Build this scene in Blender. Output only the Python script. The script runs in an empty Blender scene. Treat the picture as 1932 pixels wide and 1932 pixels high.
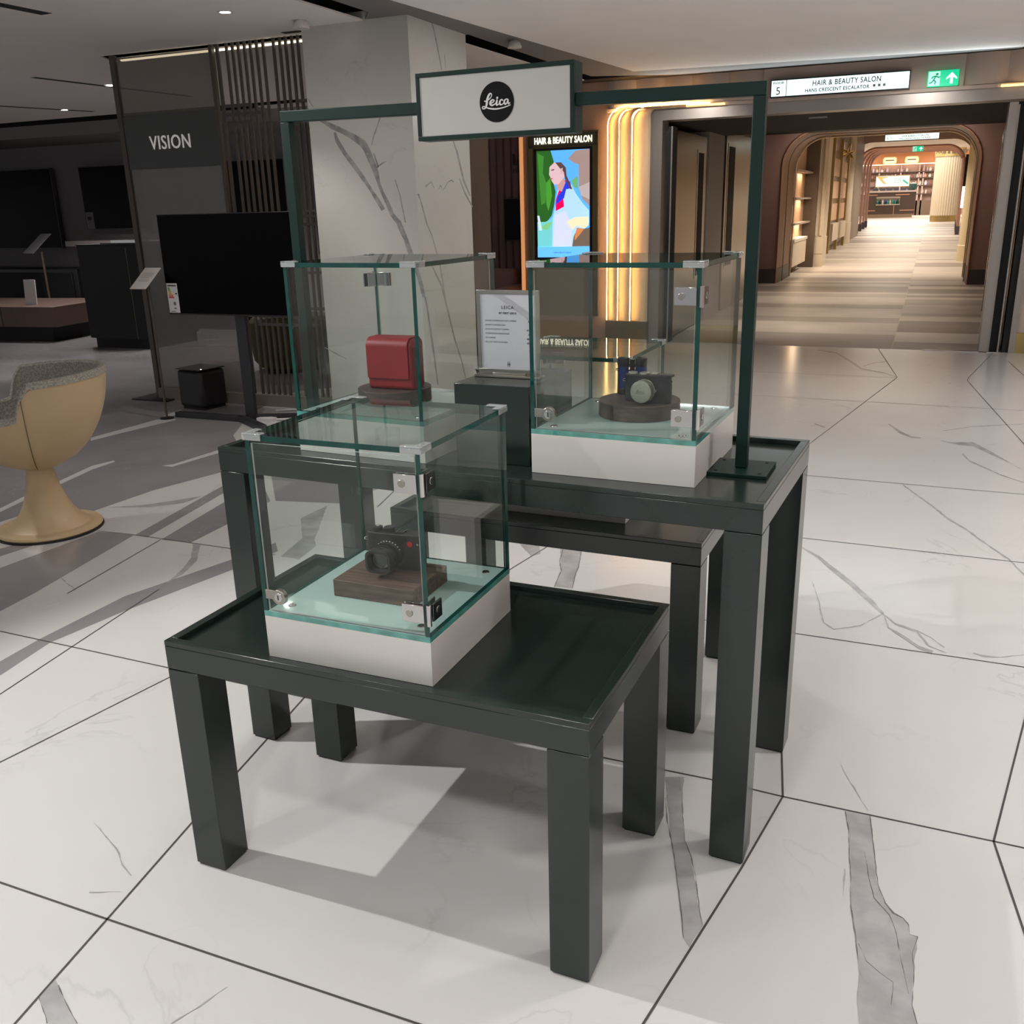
import bpy, bmesh, math, random
from mathutils import Vector, Matrix
R = math.radians
C = bpy.context.scene.collection
SC = bpy.context.scene
random.seed(5)

# ------------------------------------------------------------------ camera
def make_camera():
    yaw, p, r = R(23.5), R(17.95), R(-1.517)
    fw = Vector((-math.sin(yaw)*math.cos(p), math.cos(yaw)*math.cos(p), -math.sin(p)))
    up = Vector((-math.sin(yaw)*math.sin(p), math.cos(yaw)*math.sin(p), math.cos(p)))
    rt = Vector((math.cos(yaw), math.sin(yaw), 0))
    rr = rt*math.cos(r) + up*math.sin(r)
    uu = -rt*math.sin(r) + up*math.cos(r)
    cd = bpy.data.cameras.new('camera'); cam = bpy.data.objects.new('camera', cd); C.objects.link(cam)
    M = Matrix((rr, uu, -fw)).transposed().to_4x4(); M.translation = (0, 0, 1.6)
    cam.matrix_world = M
    cd.sensor_fit = 'HORIZONTAL'; cd.sensor_width = 36; cd.lens = 1776/1932*36
    cd.clip_start = .05; cd.clip_end = 300
    SC.camera = cam
make_camera()

# ------------------------------------------------------------------ view, world
SC.view_settings.view_transform = 'Standard'; SC.view_settings.look = 'None'
SC.view_settings.gamma = 1; SC.view_settings.use_curve_mapping = False
SC.view_settings.exposure = 0.10
SC.cycles.max_bounces = 8; SC.cycles.diffuse_bounces = 4; SC.cycles.glossy_bounces = 4
SC.cycles.transparent_max_bounces = 40; SC.cycles.transmission_bounces = 6
SC.cycles.caustics_reflective = False; SC.cycles.caustics_refractive = False
SC.cycles.sample_clamp_indirect = 4.0
w = bpy.data.worlds.new('world'); SC.world = w; w.use_nodes = True
bg = w.node_tree.nodes['Background']; bg.inputs[0].default_value = (.78, .78, .79, 1); bg.inputs[1].default_value = .48

# ------------------------------------------------------------------ lights (ceiling lamps, added unseen lamps)
def spot(loc, power, col=(1, .93, .86), target=None, size=95, blend=.6, rad=.04):
    l = bpy.data.lights.new('downlight_and_added_lamp', 'SPOT'); l.energy = power; l.color = col  # serves ceiling downlights and unseen spots added for brightness
    l.spot_size = R(size); l.spot_blend = blend; l.shadow_soft_size = rad
    o = bpy.data.objects.new('downlight_and_added_lamp', l); C.objects.link(o); o.location = loc
    if target:
        d = Vector(target) - Vector(loc); o.rotation_euler = d.to_track_quat('-Z', 'Y').to_euler()
    return o
def area(loc, sx, sy, power, col=(1, .95, .9), rot=(0, 0, 0), spread=180):
    l = bpy.data.lights.new('area_lamp', 'AREA'); l.shape = 'RECTANGLE'; l.size = sx; l.size_y = sy
    l.energy = power; l.color = col; l.spread = R(spread)
    o = bpy.data.objects.new('area_lamp', l); C.objects.link(o); o.location = loc; o.rotation_euler = rot
    return o
WARM = (1, .86, .70)
# downlights over the display (the hard one to its left throws the leg shadows)
spot((-3.45, 1.5, 2.86), 260, (1, .97, .96), (-1.2, 1.9, 0), 80, .5, .015)
spot((-.6, .2, 2.86), 110, (1, .97, .95), (-.8, 1.6, 0), 100, .8, .10)
spot((.9, 3.0, 2.86), 110, (1, .96, .94), (.6, 3.0, 0), 110, .8, .10)
spot((-2.3, 4.6, 2.86), 120, (1, .94, .90), (-2.2, 4.4, 0), 110, .8, .08)
spot((-.3, 5.6, 2.86), 120, (1, .93, .88), (-.3, 5.8, 0), 110, .8, .10)
spot((-.8, 8.6, 2.86), 120, (1, .88, .76), (-.8, 8.8, 0), 110, .8, .10)
spot((-2.6, -.4, 2.86), 90, (1, .97, .96), (-2.2, .8, 0), 110, .8, .10)
# unseen downlights added beside and behind the viewer to raise the bounce light
for x_, y_ in ((-2.6, -2.2), (.4, -2.2), (3.0, -1.5), (2.6, 2.0), (2.8, 5.0), (2.8, 8.0), (4.6, .5), (4.6, 3.5), (4.6, 6.5), (4.6, 9.5)): spot((x_, y_, 2.86), 270, (1, .97, .95), None, 130, .9, .1)
spot((-.5, 8.0, 2.86), 150, (1, .98, .95), (-3.48, 6.9, 1.3), 62, .9, .06)  # unseen spot added to brighten the right face of the marble column
spot((-3.3, 3.4, 2.86), 110, (1, .97, .93), (-3.95, 6.41, 1.05), 60, 1, .06)  # another added spot, lifts the front face of the column
# unseen cove strip added, pointing up to brighten the large ceiling panel
area((-1.2, 10.68, 2.72), 3.6, .12, 7, (.86, .97, 1), (R(180+52), 0, 0))

# ------------------------------------------------------------------ materials
MATS = {}
def mat(name, col, rough=.5, metal=0, spec=.5, emis=None, es=0, coat=0, var=0, vs=8, bump=0, stretch=None, col2=None):
    if name in MATS: return MATS[name]
    m = bpy.data.materials.new(name); m.use_nodes = True; nt = m.node_tree; b = nt.nodes['Principled BSDF']
    b.inputs['Base Color'].default_value = (*col, 1); b.inputs['Roughness'].default_value = rough
    b.inputs['Metallic'].default_value = metal; b.inputs['Specular IOR Level'].default_value = spec
    if coat: b.inputs['Coat Weight'].default_value = coat; b.inputs['Coat Roughness'].default_value = .03
    if emis: b.inputs['Emission Color'].default_value = (*emis, 1); b.inputs['Emission Strength'].default_value = es
    if var or bump or col2:
        tc = nt.nodes.new('ShaderNodeTexCoord'); mp = nt.nodes.new('ShaderNodeMapping'); nt.links.new(tc.outputs['Object'], mp.inputs[0])
        if stretch: mp.inputs['Scale'].default_value = stretch
        n = nt.nodes.new('ShaderNodeTexNoise'); n.inputs['Scale'].default_value = vs; n.inputs['Detail'].default_value = 5
        nt.links.new(mp.outputs[0], n.inputs[0])
        if var or col2:
            r = nt.nodes.new('ShaderNodeValToRGB'); nt.links.new(n.outputs[0], r.inputs[0])
            c2 = col2 or tuple(max(0, c*(1-var)) for c in col)
            r.color_ramp.elements[0].position = .36; r.color_ramp.elements[1].position = .64
            r.color_ramp.elements[0].color = (*c2, 1); r.color_ramp.elements[1].color = (*col, 1)
            nt.links.new(r.outputs[0], b.inputs['Base Color'])
        if bump:
            bp = nt.nodes.new('ShaderNodeBump'); bp.inputs['Strength'].default_value = bump; bp.inputs['Distance'].default_value = .002
            nt.links.new(n.outputs[0], bp.inputs['Height']); nt.links.new(bp.outputs[0], b.inputs['Normal'])
    MATS[name] = m; return m
def pane_mat(name, tint, refl=.045, dark=None, darkfac=0):
    """thin clear sheet: tinted see-through plus a mirror share that grows at grazing angles"""
    m = bpy.data.materials.new(name); m.use_nodes = True; nt = m.node_tree; N = nt.nodes; L = nt.links
    N.remove(N['Principled BSDF']); out = N['Material Output']
    g = N.new('ShaderNodeNewGeometry'); d = N.new('ShaderNodeVectorMath'); d.operation = 'DOT_PRODUCT'
    L.new(g.outputs['Normal'], d.inputs[0]); L.new(g.outputs['Incoming'], d.inputs[1])
    a = N.new('ShaderNodeMath'); a.operation = 'ABSOLUTE'; L.new(d.outputs['Value'], a.inputs[0])
    s = N.new('ShaderNodeMath'); s.operation = 'SUBTRACT'; s.inputs[0].default_value = 1; L.new(a.outputs[0], s.inputs[1])
    p = N.new('ShaderNodeMath'); p.operation = 'POWER'; p.inputs[1].default_value = 5; L.new(s.outputs[0], p.inputs[0])
    q = N.new('ShaderNodeMath'); q.operation = 'MULTIPLY_ADD'; q.inputs[1].default_value = 1-refl; q.inputs[2].default_value = refl; L.new(p.outputs[0], q.inputs[0])
    t = N.new('ShaderNodeBsdfTransparent'); t.inputs[0].default_value = (*tint, 1)
    gl = N.new('ShaderNodeBsdfGlossy'); gl.inputs['Roughness'].default_value = .0
    mx = N.new('ShaderNodeMixShader'); L.new(q.outputs[0], mx.inputs[0]); L.new(gl.outputs[0], mx.inputs[2])
    if dark:
        df = N.new('ShaderNodeBsdfDiffuse'); df.inputs[0].default_value = (*dark, 1)
        m2 = N.new('ShaderNodeMixShader'); m2.inputs[0].default_value = darkfac; L.new(t.outputs[0], m2.inputs[1]); L.new(df.outputs[0], m2.inputs[2]); L.new(m2.outputs[0], mx.inputs[1])
    else: L.new(t.outputs[0], mx.inputs[1])
    L.new(mx.outputs[0], out.inputs[0]); MATS[name] = m; return m
GREEN = mat('dark_green_lacquer', (.0130, .0215, .0185), .20, spec=.6, var=.12, vs=3)
FRAMEG = mat('frame_green_powder_coat', (.0045, .021, .017), .42, spec=.25)
WHITE = mat('white_lacquer', (.66, .645, .615), .35, var=.03, vs=2)
GLASS = pane_mat('clear_glass', (.965, .988, .978), .027)
LIDG = pane_mat('clear_glass_lid', (.93, .975, .96), .035)
EDGE = mat('teal_glass_edge', (.002, .058, .045), .08, spec=.6, col2=(.0, .035, .03), vs=14)
AQUA = mat('pale_aqua_back_painted_glass', (.42, .565, .54), .05, coat=1)
CLEARP = pane_mat('clear_plastic', (.93, .95, .95), .16, (.72, .75, .75), .30)
CHROME = mat('chrome', (.56, .55, .545), .14, 1)
STEELD = mat('dark_polished_steel', (.25, .25, .26), .18, 1)
NICKEL = mat('brushed_nickel', (.40, .38, .34), .3, 1)
WALNUT = mat('walnut_wood', (.135, .085, .060), .5, col2=(.06, .036, .024), vs=7, stretch=(1.5, 14, 14))
DISCW = mat('smoked_oak', (.085, .056, .046), .5, col2=(.038, .025, .021), vs=6, stretch=(1.2, 12, 12))
BLACK = mat('satin_black', (.012, .012, .013), .4)
BLACKR = mat('black_leatherette', (.014, .014, .015), .6, bump=.5, vs=900)
SCREEN = mat('tv_screen_off', (.0008, .0008, .001), .2, spec=.06)
BLACKM = mat('matt_black', (.006, .006, .007), .7)
RED = mat('red_leather', (.25, .010, .016), .42, var=.25, vs=5)
REDD = mat('dark_red_gusset_and_flap_shadow', (.13, .006, .010), .5)
SILVER = mat('silver_anodised', (.50, .49, .43), .28, .9)
BLUE = mat('navy_leather', (.010, .022, .13), .5)
LENS = mat('lens_glass', (.01, .012, .018), .03, spec=1, coat=1)
PLAST = mat('ceiling_plaster', (.84, .82, .81), .8, var=.03, vs=2)
PLASTL = mat('ceiling_plaster_left_hall', (.78, .75, .73), .8, var=.03, vs=2)
VOID = mat('ceiling_void', (.008, .008, .009), .8)
SOFF = mat('soffit_grey', (.17, .165, .165), .8)
CREAM = mat('cream_leather', (.56, .415, .235), .45, var=.1, vs=3)
FELT = mat('grey_boucle_fabric', (.44, .41, .35), .9, bump=1, vs=110, col2=(.24, .225, .20))
BRONZE = mat('door_bronze', (.30, .25, .20), .22, .85)
ALU = mat('satin_aluminium', (.36, .335, .31), .35, .6)
GOLD = mat('brushed_gold', (.46, .34, .14), .3, 1)
BRASSD = mat('dark_brass', (.22, .175, .09), .4, .7)
COPPER = mat('copper_trim', (.58, .31, .22), .28, .7)
PINKW = mat('mauve_pink_wall', (.33, .20, .175), .6)
PINKW2 = mat('dusty_pink_wall', (.42, .285, .23), .6)
PEACHP = mat('peach_fluted_panel', (.60, .49, .42), .6)
RIBM = mat('warm_plaster_rib', (.80, .62, .42), .6)
SKIRT = mat('dark_skirting', (.075, .055, .06), .6)
REVEAL = mat('brown_reveal', (.19, .10, .055), .5)
CREAMS = mat('cream_stone', (.58, .50, .39), .6, var=.08, vs=2)
BROWNC = mat('brown_cabinet', (.075, .045, .030), .5)
TAUPE = mat('taupe_plaster', (.20, .15, .11), .6)
DGREY = mat('dark_grey_wall', (.20, .19, .195), .8)
DGREY2 = mat('mid_grey_bulkhead', (.30, .285, .285), .8)
GRAN = mat('black_granite', (.006, .006, .007), .35, spec=.2, col2=(.014, .014, .015), vs=60)
WOODB = mat('pinkish_wood_bench', (.15, .095, .075), .5, var=.15, vs=5)
SLAT = mat('bronze_slats', (.085, .070, .060), .4, .3)
OLIVE = mat('olive_upholstery', (.055, .055, .015), .8)
WHITEP = mat('white_paper', (.72, .72, .73), .6)
INK = mat('black_ink', (.02, .02, .022), .6)
GREYINK = mat('grey_ink', (.16, .16, .17), .6)
SILTXT = mat('silver_lettering', (.72, .70, .69), .4, .2, emis=(1, .97, .95), es=.18)
PLUMW = mat('plum_ribbed_panel', (.27, .19, .195), .6)
def emit(name, col, s): return mat(name, col, .5, emis=col, es=s)

def marble(name, base, dark, vein, vscale, vamt, rough, cloud=.35):
    m = bpy.data.materials.new(name); m.use_nodes = True; nt = m.node_tree; N = nt.nodes; L = nt.links; b = N['Principled BSDF']
    tc = N.new('ShaderNodeTexCoord'); n1 = N.new('ShaderNodeTexNoise'); n1.inputs['Scale'].default_value = 1.1; n1.inputs['Detail'].default_value = 6; n1.inputs['Roughness'].default_value = .6
    L.new(tc.outputs['Object'], n1.inputs[0])
    r1 = N.new('ShaderNodeValToRGB'); r1.color_ramp.elements[0].position = .3; r1.color_ramp.elements[1].position = .7
    r1.color_ramp.elements[0].color = (*dark, 1); r1.color_ramp.elements[1].color = (*base, 1); L.new(n1.outputs[0], r1.inputs[0])
    n2 = N.new('ShaderNodeTexNoise'); n2.inputs['Scale'].default_value = vscale; n2.inputs['Detail'].default_value = 7; n2.inputs['Distortion'].default_value = .8
    L.new(tc.outputs['Object'], n2.inputs[0])
    s = N.new('ShaderNodeMath'); s.operation = 'SUBTRACT'; s.inputs[1].default_value = .5; L.new(n2.outputs[0], s.inputs[0])
    a = N.new('ShaderNodeMath'); a.operation = 'ABSOLUTE'; L.new(s.outputs[0], a.inputs[0])
    r2 = N.new('ShaderNodeValToRGB'); r2.color_ramp.elements[0].position = 0; r2.color_ramp.elements[1].position = .012
    r2.color_ramp.elements[0].color = (1, 1, 1, 1); r2.color_ramp.elements[1].color = (0, 0, 0, 1); L.new(a.outputs[0], r2.inputs[0])
    n3 = N.new('ShaderNodeTexNoise'); n3.inputs['Scale'].default_value = 1.7; L.new(tc.outputs['Object'], n3.inputs[0])
    r3 = N.new('ShaderNodeValToRGB'); r3.color_ramp.elements[0].position = .52; r3.color_ramp.elements[1].position = .68; L.new(n3.outputs[0], r3.inputs[0])
    mu = N.new('ShaderNodeMath'); mu.operation = 'MULTIPLY'; L.new(r2.outputs[0], mu.inputs[0]); L.new(r3.outputs[0], mu.inputs[1])
    mv = N.new('ShaderNodeMath'); mv.operation = 'MULTIPLY'; mv.inputs[1].default_value = vamt; L.new(mu.outputs[0], mv.inputs[0])
    mx = N.new('ShaderNodeMix'); mx.data_type = 'RGBA'; L.new(mv.outputs[0], mx.inputs['Factor']); L.new(r1.outputs[0], mx.inputs['A']); mx.inputs['B'].default_value = (*vein, 1)
    L.new(mx.outputs['Result'], b.inputs['Base Color']); b.inputs['Roughness'].default_value = rough; b.inputs['Specular IOR Level'].default_value = .5
    MATS[name] = m; return m
MARB = marble('white_marble', (.60, .60, .593), (.56, .555, .545), (.30, .30, .29), 2.2, .30, .17)
MARBC = marble('column_marble', (.56, .55, .515), (.50, .49, .46), (.30, .29, .28), 2.6, .35, .22)
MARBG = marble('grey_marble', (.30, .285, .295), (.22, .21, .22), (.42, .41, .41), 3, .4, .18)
VEINM = mat('marble_vein', (.42, .418, .415), .17, col2=(.32, .318, .315), vs=11)
VEINE = mat('marble_vein_edge', (.20, .195, .19), .2, var=.4, vs=30)
VEINC = mat('column_vein', (.36, .355, .34), .25, col2=(.23, .225, .22), vs=18)
GROUTM = mat('dark_grout', (.055, .050, .047), .7)
TILES = [mat('corridor_tile_%s' % n, c, .42, var=.12, vs=1.5, spec=.3) for n, c in (('cream', (.58, .52, .455)), ('sand', (.49, .43, .375)), ('taupe', (.35, .305, .27)), ('brown', (.27, .23, .20)))]

# ------------------------------------------------------------------ mesh helpers
class MB:
    def __init__(s): s.v = []; s.f = []; s.mi = []; s.ms = []
    def _m(s, m):
        if m not in s.ms: s.ms.append(m)
        return s.ms.index(m)
    def add(s, vs, fs, m, M=None):
        b = len(s.v); k = s._m(m)
        s.v += [tuple(M @ Vector(v)) if M else tuple(v) for v in vs]
        s.f += [[b+i for i in f] for f in fs]; s.mi += [k]*len(fs); return s
    def box(s, x0, x1, y0, y1, z0, z1, m, M=None, top=None, edge=None):
        vs = [(x0, y0, z0), (x1, y0, z0), (x1, y1, z0), (x0, y1, z0), (x0, y0, z1), (x1, y0, z1), (x1, y1, z1), (x0, y1, z1)]
        F = [[3, 2, 1, 0], [4, 5, 6, 7], [0, 1, 5, 4], [1, 2, 6, 5], [2, 3, 7, 6], [3, 0, 4, 7]]
        if edge:       # sheet: the two largest faces get m, the rim gets edge
            d = [x1-x0, y1-y0, z1-z0]; k = d.index(min(d)); big = {2: (0, 1), 1: (2, 4), 0: (3, 5)}[k]
            s.add(vs, [F[i] for i in big], m, M); return s.add(vs, [F[i] for i in range(6) if i not in big], edge, M)
        return s.add(vs, F, m, M)
    def prism(s, pts, h0, h1, m, axis='z', M=None):
        n = len(pts)
        f = {'z': lambda p, h: (p[0], p[1], h), 'y': lambda p, h: (p[0], h, p[1]), 'x': lambda p, h: (h, p[0], p[1])}[axis]
        vs = [f(p, h0) for p in pts] + [f(p, h1) for p in pts]
        fs = [list(range(n))[::-1], list(range(n, 2*n))] + [[i, (i+1) % n, n+(i+1) % n, n+i] for i in range(n)]
        return s.add(vs, fs, m, M)
    def cyl(s, c, r0, r1, h, m, axis='z', n=24, M=None):
        """circle frustum from c along axis by h"""
        vs = []
        for k, r in ((0, r0), (1, r1)):
            for i in range(n):
                a = 2*math.pi*i/n; u, v = r*math.cos(a), r*math.sin(a)
                vs.append({'z': (c[0]+u, c[1]+v, c[2]+k*h), 'y': (c[0]+u, c[1]+k*h, c[2]+v), 'x': (c[0]+k*h, c[1]+u, c[2]+v)}[axis])
        fs = [list(range(n))[::-1], list(range(n, 2*n))] + [[i, (i+1) % n, n+(i+1) % n, n+i] for i in range(n)]
        return s.add(vs, fs, m, M)
    def lathe(s, prof, m, c=(0, 0, 0), n=32, M=None, caps=True):
        vs = [(c[0]+r*math.cos(2*math.pi*i/n), c[1]+r*math.sin(2*math.pi*i/n), c[2]+z) for r, z in prof for i in range(n)]
        fs = [[k*n+i, k*n+(i+1) % n, (k+1)*n+(i+1) % n, (k+1)*n+i] for k in range(len(prof)-1) for i in range(n)]
        if caps: fs += [list(range(n))[::-1], [(len(prof)-1)*n+i for i in range(n)]]
        return s.add(vs, fs, m, M)
    def tube(s, path, r, m, n=8, M=None):
        P = [Vector(p) for p in path]; vs = []; fs = []
        for i, p in enumerate(P):
            t = (P[min(i+1, len(P)-1)] - P[max(i-1, 0)]).normalized()
            a = t.cross(Vector((0, 0, 1))) if abs(t.z) < .95 else t.cross(Vector((0, 1, 0)))
            a.normalize(); b = t.cross(a)
            vs += [p + (a*math.cos(2*math.pi*k/n) + b*math.sin(2*math.pi*k/n))*r for k in range(n)]
        for i in range(len(P)-1):
            fs += [[i*n+k, i*n+(k+1) % n, (i+1)*n+(k+1) % n, (i+1)*n+k] for k in range(n)]
        fs += [list(range(n))[::-1], [(len(P)-1)*n+k for k in range(n)]]
        return s.add(vs, fs, m, M)
    def build(s, name, parent=None, bevel=0, smooth=True, seg=2, kind=None, label=None, loc=None, rot=None):
        me = bpy.data.meshes.new(name); me.from_pydata(s.v, [], s.f); me.update()
        for m in s.ms: me.materials.append(m)
        me.polygons.foreach_set('material_index', s.mi)
        bm = bmesh.new(); bm.from_mesh(me); bmesh.ops.recalc_face_normals(bm, faces=bm.faces); bm.to_mesh(me); bm.free()
        if smooth:
            me.polygons.foreach_set('use_smooth', [True]*len(me.polygons)); me.set_sharp_from_angle(angle=R(38))
        o = bpy.data.objects.new(name, me); C.objects.link(o)
        if parent: o.parent = parent
        if loc: o.location = loc
        if rot: o.rotation_euler = rot
        if bevel:
            b = o.modifiers.new('bevel', 'BEVEL'); b.width = bevel; b.segments = seg; b.limit_method = 'ANGLE'; b.angle_limit = R(50)
        if kind: o['kind'] = kind
        if label: o['label'] = label
        return o
def tag(o, label, cat, group=None, kind=None):
    o['label'] = label; o['category'] = cat
    if group: o['group'] = group
    if kind: o['kind'] = kind
    return o
def thing(name, label, cat, loc=(0, 0, 0), rz=0, group=None):
    o = bpy.data.objects.new(name, None); C.objects.link(o); o.location = loc; o.rotation_euler = (0, 0, rz)
    o.empty_display_size = .1
    return tag(o, label, cat, group)
def dup(root, loc=None, rz=None, label=None):
    def cp(o, p):
        c = o.copy(); C.objects.link(c)
        if p: c.parent = p
        for ch in [x for x in bpy.data.objects if x.parent == o]: cp(ch, c)
        return c
    r = cp(root, None)
    if loc: r.location = loc
    if rz is not None: r.rotation_euler = (0, 0, rz)
    if label: r['label'] = label
    return r
def rrect(w, h, r, n=5, cx=0, cy=0):
    P = []
    for sx, sy, a0 in ((1, 1, 0), (-1, 1, 90), (-1, -1, 180), (1, -1, 270)):
        for i in range(n+1):
            a = R(a0 + 90*i/n); P.append((cx+sx*(w/2-r)+r*math.cos(a), cy+sy*(h/2-r)+r*math.sin(a)))
    return P
def circ(r, n=32, cx=0, cy=0): return [(cx+r*math.cos(2*math.pi*i/n), cy+r*math.sin(2*math.pi*i/n)) for i in range(n)]
def text(s, size, m, parent=None, loc=(0, 0, 0), rot=(R(90), 0, 0), align='CENTER', ext=.001, name='lettering', bold=0, sp=1, sx=1, fit=None, cap=None):
    cu = bpy.data.curves.new('t', 'FONT'); cu.body = s; cu.size = size; cu.align_x = align; cu.align_y = 'CENTER'
    cu.extrude = ext; cu.offset = bold; cu.space_character = sp; cu.resolution_u = 3
    to = bpy.data.objects.new('t', cu); me = bpy.data.meshes.new_from_object(to)
    bpy.data.objects.remove(to); me.materials.clear(); me.materials.append(m)
    if fit or cap:      # stretch to a measured width and capital height
        xs = [v.co.x for v in me.vertices]; ys = [v.co.y for v in me.vertices]
        fx = fit/(max(xs)-min(xs)) if fit else 1; fy = cap/(max(ys)-min(ys)) if cap else 1; cy = (max(ys)+min(ys))/2 if cap else 0
        for v in me.vertices: v.co.x *= fx*1; v.co.y = (v.co.y-cy)*fy
    o = bpy.data.objects.new(name, me); C.objects.link(o); o.location = loc; o.rotation_euler = rot; o.scale = (sx, 1, 1)
    if parent: o.parent = parent
    return o
def spline(pts, k=6):
    out = []
    P = [pts[0]] + list(pts) + [pts[-1]]
    for i in range(1, len(P)-2):
        for j in range(k):
            t = j/k; a, b, c, d = P[i-1], P[i], P[i+1], P[i+2]
            out.append(tuple(.5*((2*b[q]) + (-a[q]+c[q])*t + (2*a[q]-5*b[q]+4*c[q]-d[q])*t*t + (-a[q]+3*b[q]-3*c[q]+d[q])*t**3) for q in range(len(b))))
    out.append(tuple(pts[-1])); return out
def place(T, x, y, z=0):
    """point of table frame T (x, y, angle) in the room"""
    c, s = math.cos(T[2]), math.sin(T[2]); return (T[0]+x*c-y*s, T[1]+x*s+y*c, z)

GROUT=[[(-3.533,2.403),(-2.453,2.387),(-1.737,2.377)],[(-2.525,1.509),(-2.393,2.321),(-2.351,2.574)],[(-2.851,1.869),(-2.942,2.402),(-3.04,2.978)],[(-3.402,2.798),(-3.524,3.517)],[(-3.954,3.512),(-3.721,3.528),(-3.083,3.526),(-2.808,3.526)],[(-1.599,0.998),(-1.653,1.304),(-1.718,1.665),(-1.79,2.095),(-1.84,2.393)],[(-1.578,0.873),(-1.599,0.998)],[(-2.128,1.302),(-2.012,1.302),(-1.651,1.303),(-0.814,1.31),(-0.563,1.312)],[(-0.909,2.388),(-0.754,2.387),(-0.435,2.389),(-0.225,2.378),(0.308,2.373),(0.459,2.37)],[(-0.403,1.355),(-0.381,1.482),(-0.279,2.036),(-0.225,2.378)],[(-0.225,2.378),(-0.258,2.597),(-0.318,3.007)],[(0.308,2.373),(0.428,3.052),(0.51,3.523)],[(0.308,2.373),(0.354,2.045),(0.385,1.831)],[(-0.744,3.478),(-0.332,3.474),(0.459,3.465),(0.652,3.464)],[(-1.003,4.61),(-0.439,4.604),(0.542,4.583),(0.789,4.58)],[(-1.271,5.782),(-0.551,5.766),(0.627,5.736),(0.93,5.732)],[(-0.402,11.242),(-0.148,9.42),(-0.506,7.26),(-0.626,6.539),(-0.778,5.594)],[(0.737,11.188),(0.461,9.581),(0.442,9.405),(0.72,6.987),(0.831,6.002)],[(0.85,10.666),(0.989,9.1)],[(-2.096,9.383),(-1.369,9.407),(-0.16,9.388)],[(-1.819,8.174),(-1.263,8.202),(0.805,8.136)],[(-1.707,3.298),(-1.641,3.719),(-1.584,4.086),(-1.519,4.508)],[(-0.318,3.007),(-0.389,3.479)],[(-2.73,4.366),(-2.804,4.694)]]
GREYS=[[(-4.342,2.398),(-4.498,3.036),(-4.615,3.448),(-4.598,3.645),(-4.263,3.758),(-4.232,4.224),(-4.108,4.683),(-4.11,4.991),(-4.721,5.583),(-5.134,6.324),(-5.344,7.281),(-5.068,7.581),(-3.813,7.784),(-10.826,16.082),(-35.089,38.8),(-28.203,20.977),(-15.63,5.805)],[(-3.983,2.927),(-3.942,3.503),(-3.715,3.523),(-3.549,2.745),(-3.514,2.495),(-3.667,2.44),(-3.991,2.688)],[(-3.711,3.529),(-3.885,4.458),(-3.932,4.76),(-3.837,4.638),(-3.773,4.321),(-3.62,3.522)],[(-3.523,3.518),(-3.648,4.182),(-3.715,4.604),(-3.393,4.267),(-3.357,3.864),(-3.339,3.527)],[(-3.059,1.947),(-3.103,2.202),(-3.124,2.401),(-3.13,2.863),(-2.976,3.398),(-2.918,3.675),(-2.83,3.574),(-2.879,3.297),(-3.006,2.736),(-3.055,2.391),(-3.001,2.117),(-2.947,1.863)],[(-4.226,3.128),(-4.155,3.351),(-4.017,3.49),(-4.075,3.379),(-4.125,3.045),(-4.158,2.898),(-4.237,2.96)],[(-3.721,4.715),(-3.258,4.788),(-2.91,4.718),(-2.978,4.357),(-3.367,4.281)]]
WHITES=[[(-4.84,3.634),(-4.913,3.867),(-4.963,4.106),(-5.079,4.554),(-5.043,4.71),(-5.009,4.69),(-4.999,4.477),(-4.89,4.04),(-4.838,3.803),(-4.776,3.581)],[(-5.758,5.192),(-5.734,5.868),(-5.595,5.94),(-5.567,5.899),(-5.657,5.292),(-5.676,5.114)],[(-4.608,4.704),(-4.56,4.761),(-4.528,5.178),(-4.522,5.41),(-4.476,5.351),(-4.467,5.105),(-4.521,4.703)],[(-5.762,5.934),(-5.836,6.256),(-5.748,6.214),(-5.679,5.915)]]
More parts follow.
